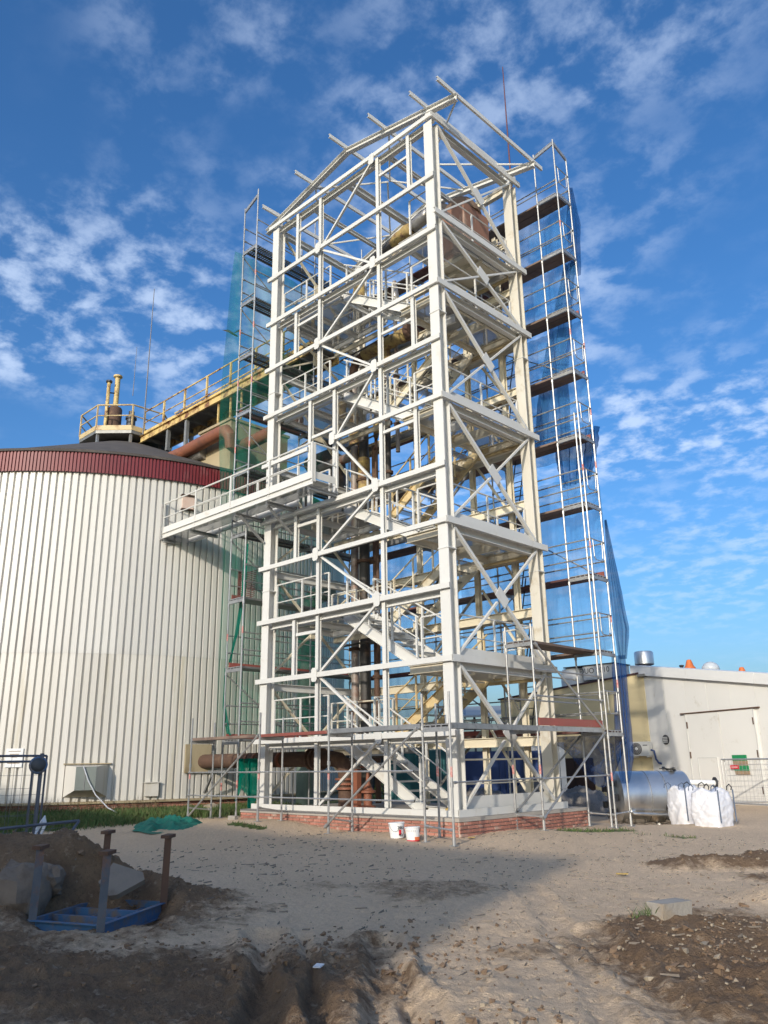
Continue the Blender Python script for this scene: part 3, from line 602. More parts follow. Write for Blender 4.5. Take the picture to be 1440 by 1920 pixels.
bt = brick_mesh(.252, .05, .064, 'tank_brick'); nb_ = int(2*math.pi*TR/.264)
for k in range(5):
    z = TBR-.08-k*.076
    for j in range(nb_):
        a = 2*math.pi*(j+.5*(k % 2))/nb_; p = TC+(TR-.004)*V(math.cos(a), math.sin(a))
        dv = CAM[:2]-p; az = (math.degrees(math.atan2(dv[0]*-1, dv[1]*-1))-(-44.1)+180) % 360-180
        az = math.degrees(math.atan2(-dv[0], -dv[1])); rel = (math.degrees(math.atan2(p[0]-CAM[0], p[1]-CAM[1]))+44.1+180) % 360-180
        if -27.5 < rel < -8.2 and (dv@(p-TC)) > 0: place('brick', bt, tk, (p[0], p[1], z), (0, 0, a+math.pi/2+random.uniform(-.01, .01)))
def tpt(px, py, dr=0):
    d = ray(px, py); o = CAM[:2]-TC; a = d[:2]@d[:2]; b = 2*o@d[:2]; c = o@o-(TR+dr)**2; s = (-b-math.sqrt(b*b-4*a*c))/2/a; return CAM+d*s
def tfrm(p):
    n_ = V(p[0]-TC[0], p[1]-TC[1], 0); n_ /= np.linalg.norm(n_); return n_, V(-n_[1], n_[0], 0)   # outward, tangent (to the right in the picture)
# intake hood on the wall
p = tpt(161, 1455); n_, tg = tfrm(p); hd = thing('intake_hood', 'weathered cream sheet metal intake hood jutting from the tank wall above the bricks', 'vent hood', (p[0], p[1], .75))
q = MB(); c0 = V(p[0], p[1], 0)
def hv(a, o_, z): return c0+tg*a+n_*o_+V(0, 0, z)
fr = [hv(-.25, .62, 1.62), hv(.30, .62, 1.62), hv(.30, .62, .98), hv(-.25, .62, .98)]; bk = [hv(-.58, -.02, 1.66), hv(.62, -.02, 1.66), hv(.62, -.02, .78), hv(-.58, -.02, .78)]
q.cur = 1; q.add(fr+bk, [(0, 3, 2, 1)]); q.cur = 0; q.add(fr+bk, [(0, 1, 5, 4), (1, 2, 6, 5), (2, 3, 7, 6), (3, 0, 4, 7)]); q.build('hood_body', ['tank_low', mat('grey_green_panel', (.20, .225, .205), None, 2, .5)], hd)
MB().obox(hv(.02, .03, 1.70), tg*.66, n_*.05, V(0, 0, .015)).build('drip_flashing', 'conc_beige', hd)
MB().path([hv(-.05, .66, 1.62), hv(.10, .68, 1.25), hv(.34, .70, .85), hv(.70, .78, .50), hv(.98, .9, .36)], .016, 5).build('hanging_strap', 'tape', hd)
MB().obox(hv(.0, .626, 1.3), tg*.012, n_*.006, V(0, 0, .32)).build('hinge_strip', 'galv_dull', hd)
p = tpt(283, 1480); n_, tg = tfrm(p); solo(MB().obox(p+n_*.05, tg*.2, n_*.06, V(0, 0, .19)).obox(p+n_*.07+V(0, 0, .20), tg*.23, n_*.08, V(0, 0, .012)), 'wall_hatch', 'tank_low', 'small blank square hatch low on the tank wall right of the hood', 'hatch')
p = tpt(27, 1421); n_, tg = tfrm(p); sg = solo(MB().obox(p+n_*.03, tg*.24, n_*.008, V(0, 0, .26)), 'warning_sign', 'white_trim', 'small white notice with red lettering on the ribbed tank wall', 'sign')
for k in range(4):
    wv = (.17, .13, .09, .17)[k]; zz = (.18, .10, .02, -.15)[k]
    MB().obox(p+n_*.040+V(0, 0, zz), tg*wv, n_*.001, V(0, 0, .010)).build('printed_line', 'brown_print', sg)
# opening in the wall at the end of the walkway and the cut panel below it
p = tpt(352, 945); n_, tg = tfrm(p); dk = thing('wall_opening_frame', 'pale rusty stained cover plates round the opening at the walkway end', 'cover plate', (p[0], p[1], 9))
MB().obox(p+n_*.06+V(0, 0, .02), tg*.20, n_*.04, V(0, 0, .22)).build('cover_plate', mat('heat_stained_sheet', (.62, .52, .46), (.55, .36, .28), 2.5, .6), dk)
MB().obox(p+n_*.08+V(0, 0, .26), tg*.26, n_*.10, V(0, 0, .012)).build('drip_edge', 'rust', dk); MB().obox(p+n_*.08+V(0, 0, -.22), tg*.24, n_*.08, V(0, 0, .012)).build('drip_edge', 'rust', dk)
# pipe that leaves the wall low down
pp = tpt(370, 1422); n_, tg = tfrm(pp)
pg = thing('wall_pipe', 'thick rusty brown pipe leaving the tank wall low behind the scaffold', 'pipe', (pp[0], pp[1], 1.2))
PY, PZ = float(pp[1])+.15, 1.72
MB().path([(-4.3, PY, PZ), (-2.0, PY+.1, PZ), (.9, PY+.2, PZ), (1.9, PY+.25, PZ), (2.15, PY+.27, PZ-.04), (2.33, PY+.3, PZ-.18), (2.4, PY+.3, PZ-.45), (2.4, PY+.3, .5)], .205, 16).build('pipe_run', 'rust', pg, 'auto')
for x in (-2.6, -1.55, -1.2, -.1): MB().tube((x, PY+.1, PZ), (x+.09, PY+.1, PZ), .211, 16).build('paint_ring', 'rust_red', pg, 'auto')
for x in (1.1, 1.28, 1.5): MB().tube((x, PY+.22, PZ), (x+.05, PY+.22, PZ), .29, 16).build('flange', 'rust', pg, 'auto')
for z in (1.18, 1.06, .95): MB().tube((2.4, PY+.3, z), (2.4, PY+.3, z+.05), .29, 16).build('flange', 'rust_red', pg, 'auto')
MB().obox(pp+n_*.05, tg*.42, n_*.04, V(0, 0, .42)).build('wall_collar', 'conc_beige', pg)
MB().bar((-3.4, PY, 1.42), (-2.5, PY, 1.42), .08, .08).bar((-3.2, PY, 1.38), (-3.6, PY, .8), .06, .06).build('bracket', 'galv_dull', pg)
vb = thing('gate_valve', 'rusty red gate valve with handwheel standing beside the thick pipe elbow', 'valve', (3.0, PY+.5, .5))
MB().lathe((3.0, PY+.5, 0), [(.2, .5), (.2, .55), (.11, .57), (.11, .85), (.2, .87), (.2, .92), (.14, .94), (.06, 1.1), (.03, 1.45)], 14).build('valve_body', 'rust_red', vb, 'auto')
MB().path([(3.0+.2*math.cos(t), PY+.5+.2*math.sin(t), 1.5) for t in np.linspace(0, 6.28, 15)], .02, 5).build('handwheel', 'rust_red', vb)
solo(MB().box(2.75, 2.9, .7, .85, PT, 1.45), 'red_post', 'rust_red', 'short bright red steel post standing on the plinth slab', 'post')
# --- roof platform, stacks, rods
PZ0 = 15.58; pf = thing('roof_platform', 'eight sided yellow railed platform on top of the dark tank dome', 'platform', (TC[0], TC[1], 14.6))
oc = [(TC[0]+2.0*math.cos(t), TC[1]+2.0*math.sin(t)) for t in np.arange(8)*math.pi/4+math.pi/8]
q = MB(); q.add([(x, y, z) for z in (PZ0-.22, PZ0) for x, y in oc], [tuple(range(7, -1, -1)), tuple(range(8, 16))]+[(i, (i+1) % 8, 8+(i+1) % 8, 8+i) for i in range(8)]); q.build('deck', 'galv_dull', pf)
q = MB()
for i in range(8):
    a, b2 = V(*oc[i], PZ0+.03), V(*oc[(i+1) % 8], PZ0+.03); q.bar(a*1.0, b2, .03, .22)
q.build('edge_plate', 'yellow_old', pf)
rail([(x, y, PZ0+.05) for x, y in oc+oc[:1]], 'yellow_old', pf, 1.6, (1.05, .55), .035, pr=.03)
for k in range(8):
    x, y = oc[k]; MB().bar((x*.93+TC[0]*.07, y*.93+TC[1]*.07, 14.55), (x*.93+TC[0]*.07, y*.93+TC[1]*.07, PZ0-.2), .1, .1, (1, 0, 0)).build('support_leg', 'galv', pf)
def onr(px, py, d): return hor(px, py, d)
b1 = hor(214, 790, 35.6); st = thing('vent_stack', 'rust banded grey vent stack with slim yellow pipe on the tank platform', 'vent stack', (b1[0], b1[1], PZ0))
MB().lathe((b1[0], b1[1], 0), [(.36, PZ0), (.36, PZ0+.2), (.31, PZ0+.25), (.31, PZ0+1.4), (.27, PZ0+1.47), (.1, PZ0+1.5)], 16).build('stack_body', 'rust', st, 'auto')
MB().lathe((b1[0], b1[1], 0), [(.115, PZ0+1.45), (.115, PZ0+2.95), (.2, PZ0+3.0), (.2, PZ0+3.07), (.02, PZ0+3.09)], 12).build('stack_pipe', 'rust_yellow', st, 'auto')
b2 = hor(198, 790, 35.4)
MB().path([(b1[0]-.1, b1[1]-.1, PZ0+.35), (b2[0], b2[1], PZ0+.3), (b2[0], b2[1], PZ0+.6), (b2[0], b2[1], PZ0+2.6)], .08, 8).build('side_pipe', 'rust_yellow', st, True)
MB().tube((b2[0], b2[1], PZ0+2.6), (b2[0], b2[1], PZ0+2.68), .14, 10).build('pipe_cap', 'dark_grey', st); MB().bar((b2[0], b2[1], PZ0+2.1), (b1[0], b1[1], PZ0+2.2), .04, .05).build('pipe_tie', 'dark_grey', st)
b3 = hor(246, 785, 35.4); s2 = thing('relief_valve', 'squat dark grey relief valve beside the vent stack', 'valve', (b3[0], b3[1], PZ0))
MB().lathe((b3[0], b3[1], 0), [(.2, PZ0), (.2, PZ0+.45), (.27, PZ0+.48), (.27, PZ0+.56), (.2, PZ0+.6), (.2, PZ0+.9), (.25, PZ0+.92), (.25, PZ0+1.0), (.13, PZ0+1.05), (.13, PZ0+1.3), (.05, PZ0+1.33)], 14).build('valve_body', 'dark_grey', s2, 'auto')
MB().tube((b3[0]-.1, b3[1]-.3, PZ0+.25), (b3[0]-.1, b3[1]-.1, PZ0+.25), .12, 10).build('outlet', 'dark_grey', s2)
for (px, y0, y1, d, r, lab, m) in ((268, 815, 540, 33.5, .035, 'tall thin grey lightning rod rising from the tank dome', 'rod_grey'), (249, 742, 650, 35.4, .02, 'shorter hair thin lightning rod behind the tall one on the tank', 'rod_grey')):
    a = hor(px, y0, d); b_ = hor(px+(10 if px == 268 else 5), y1, d); b_[:2] = a[:2]; solo(MB().tube(a, b_, r, 6, r*.5), 'lightning_rod', m, lab, 'lightning rod')
a = V(6.3, 4.55, 18.2); solo(MB().tube(a, (6.3, 4.55, 24.4), .035, 6, .015), 'lightning_rod', 'rod', 'tall dark red lightning rod above the white roof frame', 'lightning rod')
solo(MB().tube((2.9, 4.3, 15), (2.9, 4.3, 19.6), .02, 6, .015), 'lightning_rod', 'rod', 'thin reddish rod seen through the tower top', 'lightning rod')
# --- yellow bridge from the dome to the tower
BY0, BY1, BZ = 1.85, 3.05, 15.34
br = thing('access_bridge', 'peeling yellow rusted footbridge between the tank dome and the tower', 'bridge', (-5.5, 2.5, BZ))
for y in (BY0, BY1):
    MB().prism((-11.8, y, BZ-.16), (-.35, y, BZ-.16), Upoly(.32, .09)).build('main_beam', 'rust_yellow', br)
    rail([(-11.6, y, BZ+.02), (-.4, y, BZ+.02)], 'rust_yellow', br, 1.55, (1.1, .58), .032, pr=.035, toe=.16)
    MB().tube((-9, y-.06, BZ+.2), (-1.5, y-.06, BZ+.24), .03, 6).build('conduit', 'rust_yellow', br)
for x in np.arange(-11.5, -.4, 1.05): MB().prism((x, BY0+.1, BZ-.17), (x, BY1-.1, BZ-.17), Upoly(.18, .06)).build('cross_beam', 'galv_dull', br)
for k in range(5): MB().box(-11.7+k*2.27, -11.7+(k+1)*2.27-.02, BY0+.02, BY1-.02, BZ+.004, BZ+.03).build('deck_plate', 'galv_dull', br)
for x in (-9.6, -8.2):
    z = 15.95-abs(x-TC[0])*.47
    for y in (BY0+.05, BY1-.05): MB().bar((x, y, z), (x, y, BZ-.3), .14, .14, (1, 0, 0)).build('trestle_leg', 'galv_dull', br)
for x in (-6.0, -5.2, -4.5): MB().bar((x, BY0+.06, 13.9), (x, BY0+.06, BZ-.2), .06, .06, (1, 0, 0)).build('hanger', 'rust_yellow', br)
# --- concrete chamber on the rim and the red oxide pipe
cb = thing('concrete_chamber', 'stained beige concrete chamber on the tank rim below the yellow bridge', 'chamber', (-5, 2.8, 11.3))
xa = float(on('y', 1.55, 374, 850)[0]); xb = float(on('y', 1.55, 432, 840)[0]); zt = float(on('y', 1.55, 432, 788)[2])
MB().box(xa, xb, 1.55, 4.2, 10.9, zt).build('chamber_wall', 'conc_beige', cb); MB().box(xa-.06, xb+.06, 1.49, 4.26, zt+.002, zt+.10).build('coping', 'conc_beige', cb)
rp = thing('oxide_pipe', 'thick red oxide pipe bent round the concrete chamber above the maroon rim', 'pipe', (-5, 1.2, 11.5))
P = [on('y', 1.15, 322, 858), on('y', 1.15, 345, 848), on('y', 1.15, 413, 812), on('y', 1.15, 424, 808), on('y', 1.2, 432, 818), on('y', 1.3, 434, 835), on('y', 1.5, 441, 842), on('y', 2.0, 470, 830), on('y', 2.1, 560, 785)]
MB().path(P, .24, 14).build('pipe_run', 'rust_red', rp, 'auto'); MB().tube(on('y', 1.5, 352, 860), on('y', 1.5, 385, 848), .26, 14).build('insulated_stub', 'foil', rp, 'auto')
# green vertical duct beside the tank
gd = thing('vertical_duct', 'grey green vertical duct with bent top between the tank and the left scaffold', 'duct', (-1.9, 3.4, .4))
MB().path([(-2.3, 3.4, .3), (-2.3, 3.4, 6.3), (-2.2, 3.4, 6.75), (-1.9, 3.4, 7.0), (-1.2, 3.4, 7.1)], .3, 14).build('duct_run', mat('sage_duct', (.16, .22, .18), (.12, .17, .14), 1.5, .6), gd, 'auto')
for z in (2.6, 4.4): MB().tube((-2.3, 3.4, z), (-2.3, 3.4, z+.05), .34, 14).build('flange', 'galv_dull', gd)
MB().path([(-1.0, 3.6, 9.0), (-1.0, 3.6, 11.3), (-1.05, 3.6, 11.7), (-1.4, 3.6, 11.95), (-2.6, 3.7, 12.0)], .3, 12).build('upper_duct', 'pipe_dark', gd, 'auto')

# ================================================================== WHITE WALKWAY
gw = thing('walkway', 'white steel walkway with railings cantilevered from the tower to the tank wall', 'walkway', (-.5, -.7, 8.5))
GZ = 8.62; GX0, GX1, GY0, GY1 = -4.22, 3.24, -1.18, -.30
for y, s in ((GY0, 1), (GY1, -1)):
    x1 = GX1 if s > 0 else 1.6
    MB().prism((x1, y, GZ+.09) if s > 0 else (GX0, y, GZ+.09), (GX0, y, GZ+.09) if s > 0 else (x1, y, GZ+.09), flip(Upoly(.18, .06))).build('edge_beam', 'white', gw)
    MB().box(GX0+.03, x1-.03, y-.004, y+.004, GZ+.20, GZ+.40).build('toe_board', 'white', gw)
    rail([(GX0+.05, y, GZ+.1), (x1-.03, y, GZ+.1)], 'white', gw, 1.85, (1.1, .62), .026, pr=.028)
rail([(GX1-.025, GY0+.07, GZ+.1), (GX1-.025, GY1, GZ+.1)], 'white', gw, 1.0, (1.1, .62), .026, pr=.028); MB().box(GX1-.034, GX1-.026, GY0+.03, GY1, GZ+.2, GZ+.4).build('toe_board', 'white', gw)
MB().box(GX0+.05, GX1-.05, GY0+.07, GY1-.07, GZ+.13, GZ+.16).build('grating', 'grate', gw)
for x in (-4.1, -2.55, -.2, 1.3, 3.1): MB().prism((x, GY0-.02, GZ-.06), (x, GY1+.12, GZ-.06), Ipoly(.1, .1)).build('cross_beam', 'galv', gw)
MB().bar((GX0+.02, GY0-.04, GZ-.02), (GX0+.02, GY0-.04, GZ+1.2), .06, .06, (1, 0, 0)).build('end_frame', 'galv', gw)
for x in (-.1, 1.2): MB().bar((x, GY1+.1, GZ-.75), (x, GY0+.1, GZ-.1), .06, .06).build('knee_brace', 'galv', gw)

# ================================================================== OLD PIPEWORK IN THE TOWER
def flange(o, x, y, z, r, m='rust'): MB().tube((x, y, z), (x, y, z+.035), r, 14).tube((x, y, z+.05), (x, y, z+.085), r, 14).build('flange', m, o, 'auto')
for (x, y, r, z0, z1, m, lab, fl) in ((.45, 3.0, .125, .5, 13.9, 'pipe_grey', 'pale grey riser pipe with rust patches inside the tower', (4.9, 6.3, 9.1, 12.6, 3.0)), (.88, 3.02, .165, .5, 12.2, 'pipe_dark', 'thickest dark lagged riser pipe inside the tower', (3.3, 7.6, 10.3)), (1.38, 3.0, .085, .5, 11.4, 'rust', 'slim rusty riser pipe with red flanges inside the tower', (4.0, 7.5, 9.9))):
    o = thing('riser_pipe', lab, 'pipe', (x, y, z0), 'riser pipes in the tower'); MB().tube((x, y, z0), (x, y, z1), r, 16).build('pipe_run', m, o, 'auto')
    for z in fl: flange(o, x, y, z, r*1.55)
    MB().tube((x, y, z1-2.2), (x, y, z1-1.1), r*1.25, 14).build('torn_lagging', 'lagging', o, 'auto')
yp = thing('lagged_pipe', 'sloping pipe in torn yellow lagging at mid height of the tower top', 'pipe', (2, 3, 14.4))
MB().path([(.45, 3, 13.8), (.45, 3, 14.5), (.6, 3, 14.75), (.9, 3, 14.85), (3.1, 3, 14.85)], .15, 12).build('pipe_run', 'rust', yp, 'auto')
rs = [.24*random.uniform(.88, 1.12) for _ in range(9)]
MB().path([(1.0+k*.24, 3, 14.85) for k in range(9)], .24, 12, rs).build('torn_lagging', 'lagging', yp, True); MB().tube((3.0, 3, 14.85), (3.2, 3, 14.85), .3, 12).build('end_flange', 'rust', yp)
MB().path([(.45, 2.7, 13.7), (.3, 2.6, 13.4), (.2, 2.6, 12.9), (.2, 2.6, 12.3)], .2, 10).build('branch', 'lagging', yp, True)
y2 = thing('lagged_pipe', 'upper pipe in peeling yellow and grey lagging leading to the rusty vessel', 'pipe', (3, 2.5, 17.5))
A, B_ = V(1.6, 2.5, 17.75), V(4.55, 2.5, 18.35)
MB().path([V(1.3, 2.5, 17.2), V(1.35, 2.5, 17.55), A, B_, V(5.0, 2.5, 18.3), V(5.3, 2.5, 18.0), V(5.35, 2.5, 17.7)], .15, 12).build('pipe_run', 'pipe_dark', y2, 'auto')
MB().path([A+(B_-A)*t for t in np.linspace(.42, .72, 6)], .2, 12, [.15, .21, .24, .22, .25, .2]).build('torn_lagging', 'lagging', y2, True); MB().path([A+(B_-A)*t for t in np.linspace(.74, .98, 5)], .2, 12, [.19, .2, .22, .2, .23]).build('grey_lagging', 'foil', y2, True)
MB().path([V(1.3, 2.5, 17.3), V(1.28, 2.48, 16.8), V(1.3, 2.5, 16.4)], .2, 10, [.16, .24, .2]).build('torn_lagging', 'lagging', y2, True)
y3 = thing('lagged_pipe', 'short pipe stub in yellow lagging level with the bridge deck', 'pipe', (-.3, 3.2, 11.6)); MB().path([(-1.8, 3.3, 11.5), (-.2, 3.3, 11.5), (.5, 3.3, 11.5)], .16, 10).build('pipe_run', 'pipe_grey', y3, True); MB().path([(.05, 3.3, 11.5), (.3, 3.3, 11.55), (.7, 3.3, 11.45)], .2, 10, [.2, .26, .22]).build('torn_lagging', 'lagging', y3, True)
vs_ = thing('rusty_vessel', 'rust streaked square vessel high inside the top of the tower', 'vessel', (5.7, 2.6, 15.7))
MB().box(5.15, 6.25, 2.0, 3.2, 15.75, 17.55).build('vessel_wall', 'rust_tank', vs_); MB().lathe((5.7, 2.6, 0), [(.62, 17.55), (.58, 17.75), (.4, 18.05), (.1, 18.2)], 14).build('lagged_lid', mat('brown_lagging', (.20, .13, .085), (.13, .085, .06), 4, .9, bump=.7, bscale=12), vs_, 'auto'); MB().box(5.0, 6.4, 1.9, 3.3, 15.55, 15.75).build('support_frame', 'cream', vs_)
for (x, y, r, z0, z1, m, lab) in ((1.95, 3.05, .10, 9.4, 14.8, 'pipe_dark', 'black riser pipe ending under the sloping yellow lagged pipe'), (1.72, 2.75, .055, 4.2, 12.4, 'rust', 'thin rusty drain pipe beside the slim riser'), (2.25, 3.2, .07, 11.0, 17.2, 'pipe_grey', 'slim grey riser reaching the top of the tower')):
    o = thing('riser_pipe', lab, 'pipe', (x, y, z0), 'riser pipes in the tower'); MB().tube((x, y, z0), (x, y, z1), r, 12).build('pipe_run', m, o, 'auto')
    for z in (z0+.9, z0+2.6, z1-1.3): flange(o, x, y, z, r*1.6)
    MB().path([(x, y, z1-.9), (x+.02, y, z1-.6), (x, y, z1-.2)], r, 10, [r*1.3, r*2.0, r*1.5]).build('torn_lagging', 'foil' if m == 'pipe_grey' else 'lagging', o, True)
for k, z in enumerate(LZ):
    rail([(.3, 2.42, z), (2.6, 2.42, z)], 'cream', old, .8); rail([(2.62, 2.4, z), (2.62, 3.5, z)], 'cream', old, .8)
    MB().bar((.2, 2.36, z-.3), (2.7, 2.36, z-.3), .08, .16).build('landing_beam', 'cream', old); MB().bar((.2, 3.5, z-.28), (2.7, 3.5, z-.28), .08, .16).build('landing_beam', 'galv_dull', old)
    MB().tube((.3, 2.5, z-.5), (2.6, 2.5, z-.42), .03, 6).build('cable_tray', 'pipe_dark', old)
hw = thing('handwheel_valve', 'dark handwheel valve on the walkway landing beside the riser pipes', 'valve', (1.05, 2.35, 5.5)); MB().tube((1.05, 2.35, 5.5), (1.05, 2.35, 6.05), .03, 8).tube((1.05, 2.35, 5.5), (1.05, 2.35, 5.62), .14, 8).build('stem', 'dark_grey', hw); MB().path([(1.05+.19*math.cos(t), 2.35+.19*math.sin(t), 6.05) for t in np.linspace(0, 6.28, 13)], .018, 5).bar((.86, 2.35, 6.05), (1.24, 2.35, 6.05), .02, .02).build('wheel', 'dark_grey', hw)

# ================================================================== SCAFFOLDS
frame_w = .73
def standard(o, x, y, z0, z1, joints, band=None):
    m = MB().tube((x, y, z0), (x, y, z1), .0245, 8)
    for z in joints: m.tube((x, y, z-.04), (x, y, z+.05), .036, 8)
    m.tube((x, y, z0), (x, y, z0+.22), .032, 8).box(x-.07, x+.07, y-.07, y+.07, z0-.012, z0)
    s = m.build('standard', 'galv', o)
    for z in (band or ()): MB().tube((x, y, z), (x, y, z+.20), .0265, 8).build('marker_band', 'sticker', s)
    return s
def transom(o, p, q, m='galv'):
    p = np.array(p, float); q = np.array(q, float); b = MB().bar(p, q, .05, .09)
    for t in (.3, .5, .7): c = p+(q-p)*t; b.box(c[0]-.012, c[0]+.012, c[1]-.012, c[1]+.012, c[2]+.03, c[2]+.10)
    d = (q-p)/np.linalg.norm(q-p); b.bar(p+d*.03+V(0, 0, .09), q-d*.03+V(0, 0, .09), .02, .02)
    return b.build('transom', m, o)
def tubep(o, p, q, name='guard_rail', m='galv', r=.02):
    p = np.array(p, float); q = np.array(q, float); d = (q-p)/np.linalg.norm(q-p)
    return MB().tube(p, q, r, 6).tube(p, p+d*.09, r*1.6, 6).tube(q-d*.09, q, r*1.6, 6).build(name, m, o)
def deck(o, p, q, wv, m, n=2):
    """n planks side by side between two frames"""
    p = np.array(p, float); q = np.array(q, float); wv = np.array(wv, float); d = (q-p)/np.linalg.norm(q-p); wl = np.linalg.norm(wv); wu = wv/wl
    for k in range(n):
        c0 = p+wv*(k+.5)/n; b = MB(); hw_ = wl/n/2-.008
        if m == 'perf':
            b.obox((c0+c0+q-p)/2+V(0, 0, .03), d*np.linalg.norm(q-p)/2, wu*hw_, V(0, 0, .003))
            for s in (-1, 1): b.obox((c0+c0+q-p)/2+wu*s*(hw_-.012), d*np.linalg.norm(q-p)/2, wu*.012, V(0, 0, .035))
            b.build('deck_plank', ['perf'], o)
        else: b.obox((c0+c0+q-p)/2, d*(np.linalg.norm(q-p)/2-.01), wu*hw_, V(0, 0, .028)).build('deck_plank', m, o)
DK = [.22+2*k for k in range(10)]
# back scaffold (along x behind the tower) with the corner frame
sb = thing('back_scaffold', 'tall scaffold behind the tower with dark red decks and blue netting', 'scaffold', (4, 4.85, 0))
SX, SY = 7.97, 4.49; bx = [SX, 4.9, 1.83, -1.24]
for i, x in enumerate(bx):
    for y in (SY, SY+frame_w):
        z0 = max(gz(x, y), -.1)+.01
        if i == 0: standard(sb, x, y, z0, 20.25 if y == SY else 19.9, [DK[k]-.1 for k in range(1, 10)], [1.05+2*k+random.uniform(-.1, .4) for k in range(0, 9) if random.random() < .55])
        else: standard(sb, x, y, max(z0, .01), 20.1 if i < 3 else 18.6, [DK[k]-.1 for k in range(1, 10)])
    for k in range(1, 10): transom(sb, (x, SY, DK[k]-.03), (x, SY+frame_w, DK[k]-.03))
transom(sb, (SX, SY, 20.1), (SX, SY+frame_w, 19.9))
standard(sb, SX-frame_w, SY+.0, .03, 20.1, [DK[k]-.1 for k in range(1, 10)])
standard(sb, SX-.085, SY-.06, .03, 10.9, [3.1, 5.2, 7.3, 9.2])
for k in range(1, 10): transom(sb, (SX-frame_w, SY, DK[k]-.02), (SX-.03, SY, DK[k]-.02))
transom(sb, (SX-frame_w, SY, 19.95), (SX, SY, 20.1))
for k in range(1, 10):
    for i in range(3):
        xa_, xb_ = bx[i], bx[i+1]; m = random.choice(('deck_red', 'deck_wood', 'deck_wood'))
        deck(sb, (xa_-.02, SY+.04, DK[k]+.045), (xb_+.02, SY+.04, DK[k]+.045), (0, frame_w-.08, 0), m)
        for hh in (.5, 1.0):
            tubep(sb, (xa_, SY+frame_w-.04, DK[k]+hh), (xb_, SY+frame_w-.04, DK[k]+hh))
            if k < 9 or hh < 1: tubep(sb, (xa_, SY-.03, DK[k]+hh), (xb_, SY-.03, DK[k]+hh)) if i == 0 or random.random() < .6 else None
        if random.random() < .5: MB().box(xb_+.03, xa_-.03, SY+frame_w-.09, SY+frame_w-.06, DK[k]+.08, DK[k]+.22).build('toe_board', 'toe_red', sb)
    # end guard frame at the free end
    x = SX+.02; m = MB().tube((x, SY, DK[k]+1.02), (x, SY+frame_w, DK[k]+1.02), .017, 6)
    m.path([(x, SY+.12, DK[k]+1.02), (x, SY+.14, DK[k]+.55), (x, SY+.2, DK[k]+.47), (x, SY+.5, DK[k]+.47), (x, SY+.57, DK[k]+.55), (x, SY+.6, DK[k]+1.02)], .013, 6).build('end_guard', 'galv', sb)
for k in range(1, 9):
    i = k % 3; tubep(sb, (bx[i], SY+frame_w+.03, DK[k]), (bx[i+1] if i < 2 else bx[2], SY+frame_w+.03, DK[k+1]) if i < 2 else (bx[1], SY+frame_w+.03, DK[k+1]), 'diagonal', 'galv', .022)
for k in range(1, 9):                                         # access ladders
    x0 = 5.2; x1 = 5.75; m = MB(); y0, y1 = 4.75, 4.95
    for dx in (0, .32): m.tube((x0+dx, y0, DK[k]+.05), (x0+dx+.35, y1, DK[k+1]+.4), .02, 6)
    for j in range(8): t = j/8+.05; m.tube((x0+.35*t, y0+.2*t, DK[k]+.05+2.3*t), (x0+.32+.35*t, y0+.2*t, DK[k]+.05+2.3*t), .014, 5)
    m.build('ladder', 'dark_grey', sb)
# left scaffold (along y on the tank side)
slf = thing('left_scaffold', 'tall scaffold between tank and tower with perforated steel decks and green netting', 'scaffold', (-.9, 2, 0))
LX = (-.55, -1.28); ly = [-.52, 2.05, 4.4]
for j, y in enumerate(ly):
    for x in LX: standard(slf, x, y, gz(x, y)+.01 if j < 2 else .1, 20.45 if x > -1 else 20.05, [DK[k]-.1 for k in range(1, 10)], [.9+2*k+random.uniform(0, .4) for k in range(9) if random.random() < .5] if j == 0 else None)
    for k in range(1, 10): transom(slf, (LX[0], y, DK[k]-.03), (LX[1], y, DK[k]-.03))
    if j == 0: transom(slf, (LX[0], y, 20.2), (LX[1], y, 19.9))
for k in range(1, 10):
    for j in range(2):
        deck(slf, (LX[1]+.04, ly[j]+.02, DK[k]+.045), (LX[1]+.04, ly[j+1]-.02, DK[k]+.045), (frame_w-.08, 0, 0), 'perf' if k > 3 else 'galv_dull')
        for hh in (.5, 1.0):
            tubep(slf, (LX[1]+.03, ly[j], DK[k]+hh), (LX[1]+.03, ly[j+1], DK[k]+hh)); 
            if k != 5: tubep(slf, (LX[0]-.03, ly[j], DK[k]+hh+.04), (LX[0]-.03, ly[j+1], DK[k]+hh+.04))
        if k in (1, 2, 3, 6): MB().box(LX[1]+.06, LX[1]+.09, ly[j]+.04, ly[j+1]-.04, DK[k]+.08, DK[k]+.22).build('toe_board', 'toe_red', slf)
    if k in (5, 6, 7, 8): MB().bar((LX[0], ly[0]-.02, DK[k]+.16), (LX[1], ly[0]-.02, DK[k]+.16), .03, .03).build('end_guard', 'galv', slf)
for k in (1, 3, 5, 7, 8): tubep(slf, (LX[1]-.03, ly[0], DK[k]+1.9), (LX[1]-.03, ly[1], DK[k]+.1), 'diagonal')
gp = MB()
for k in range(14): gp.obox(V(-.95, -.15+.004*k, 6.35+.06*k), V(.36, 0, 0), V(0, .05, .02), V(0, .002, .012))
gp.box(-1.33, -1.30, -.2, -.1, 6.3, 7.25); solo(gp, 'stored_grating', 'deck_red', 'rusty grating panel leaning upright on a deck of the left scaffold', 'grating')
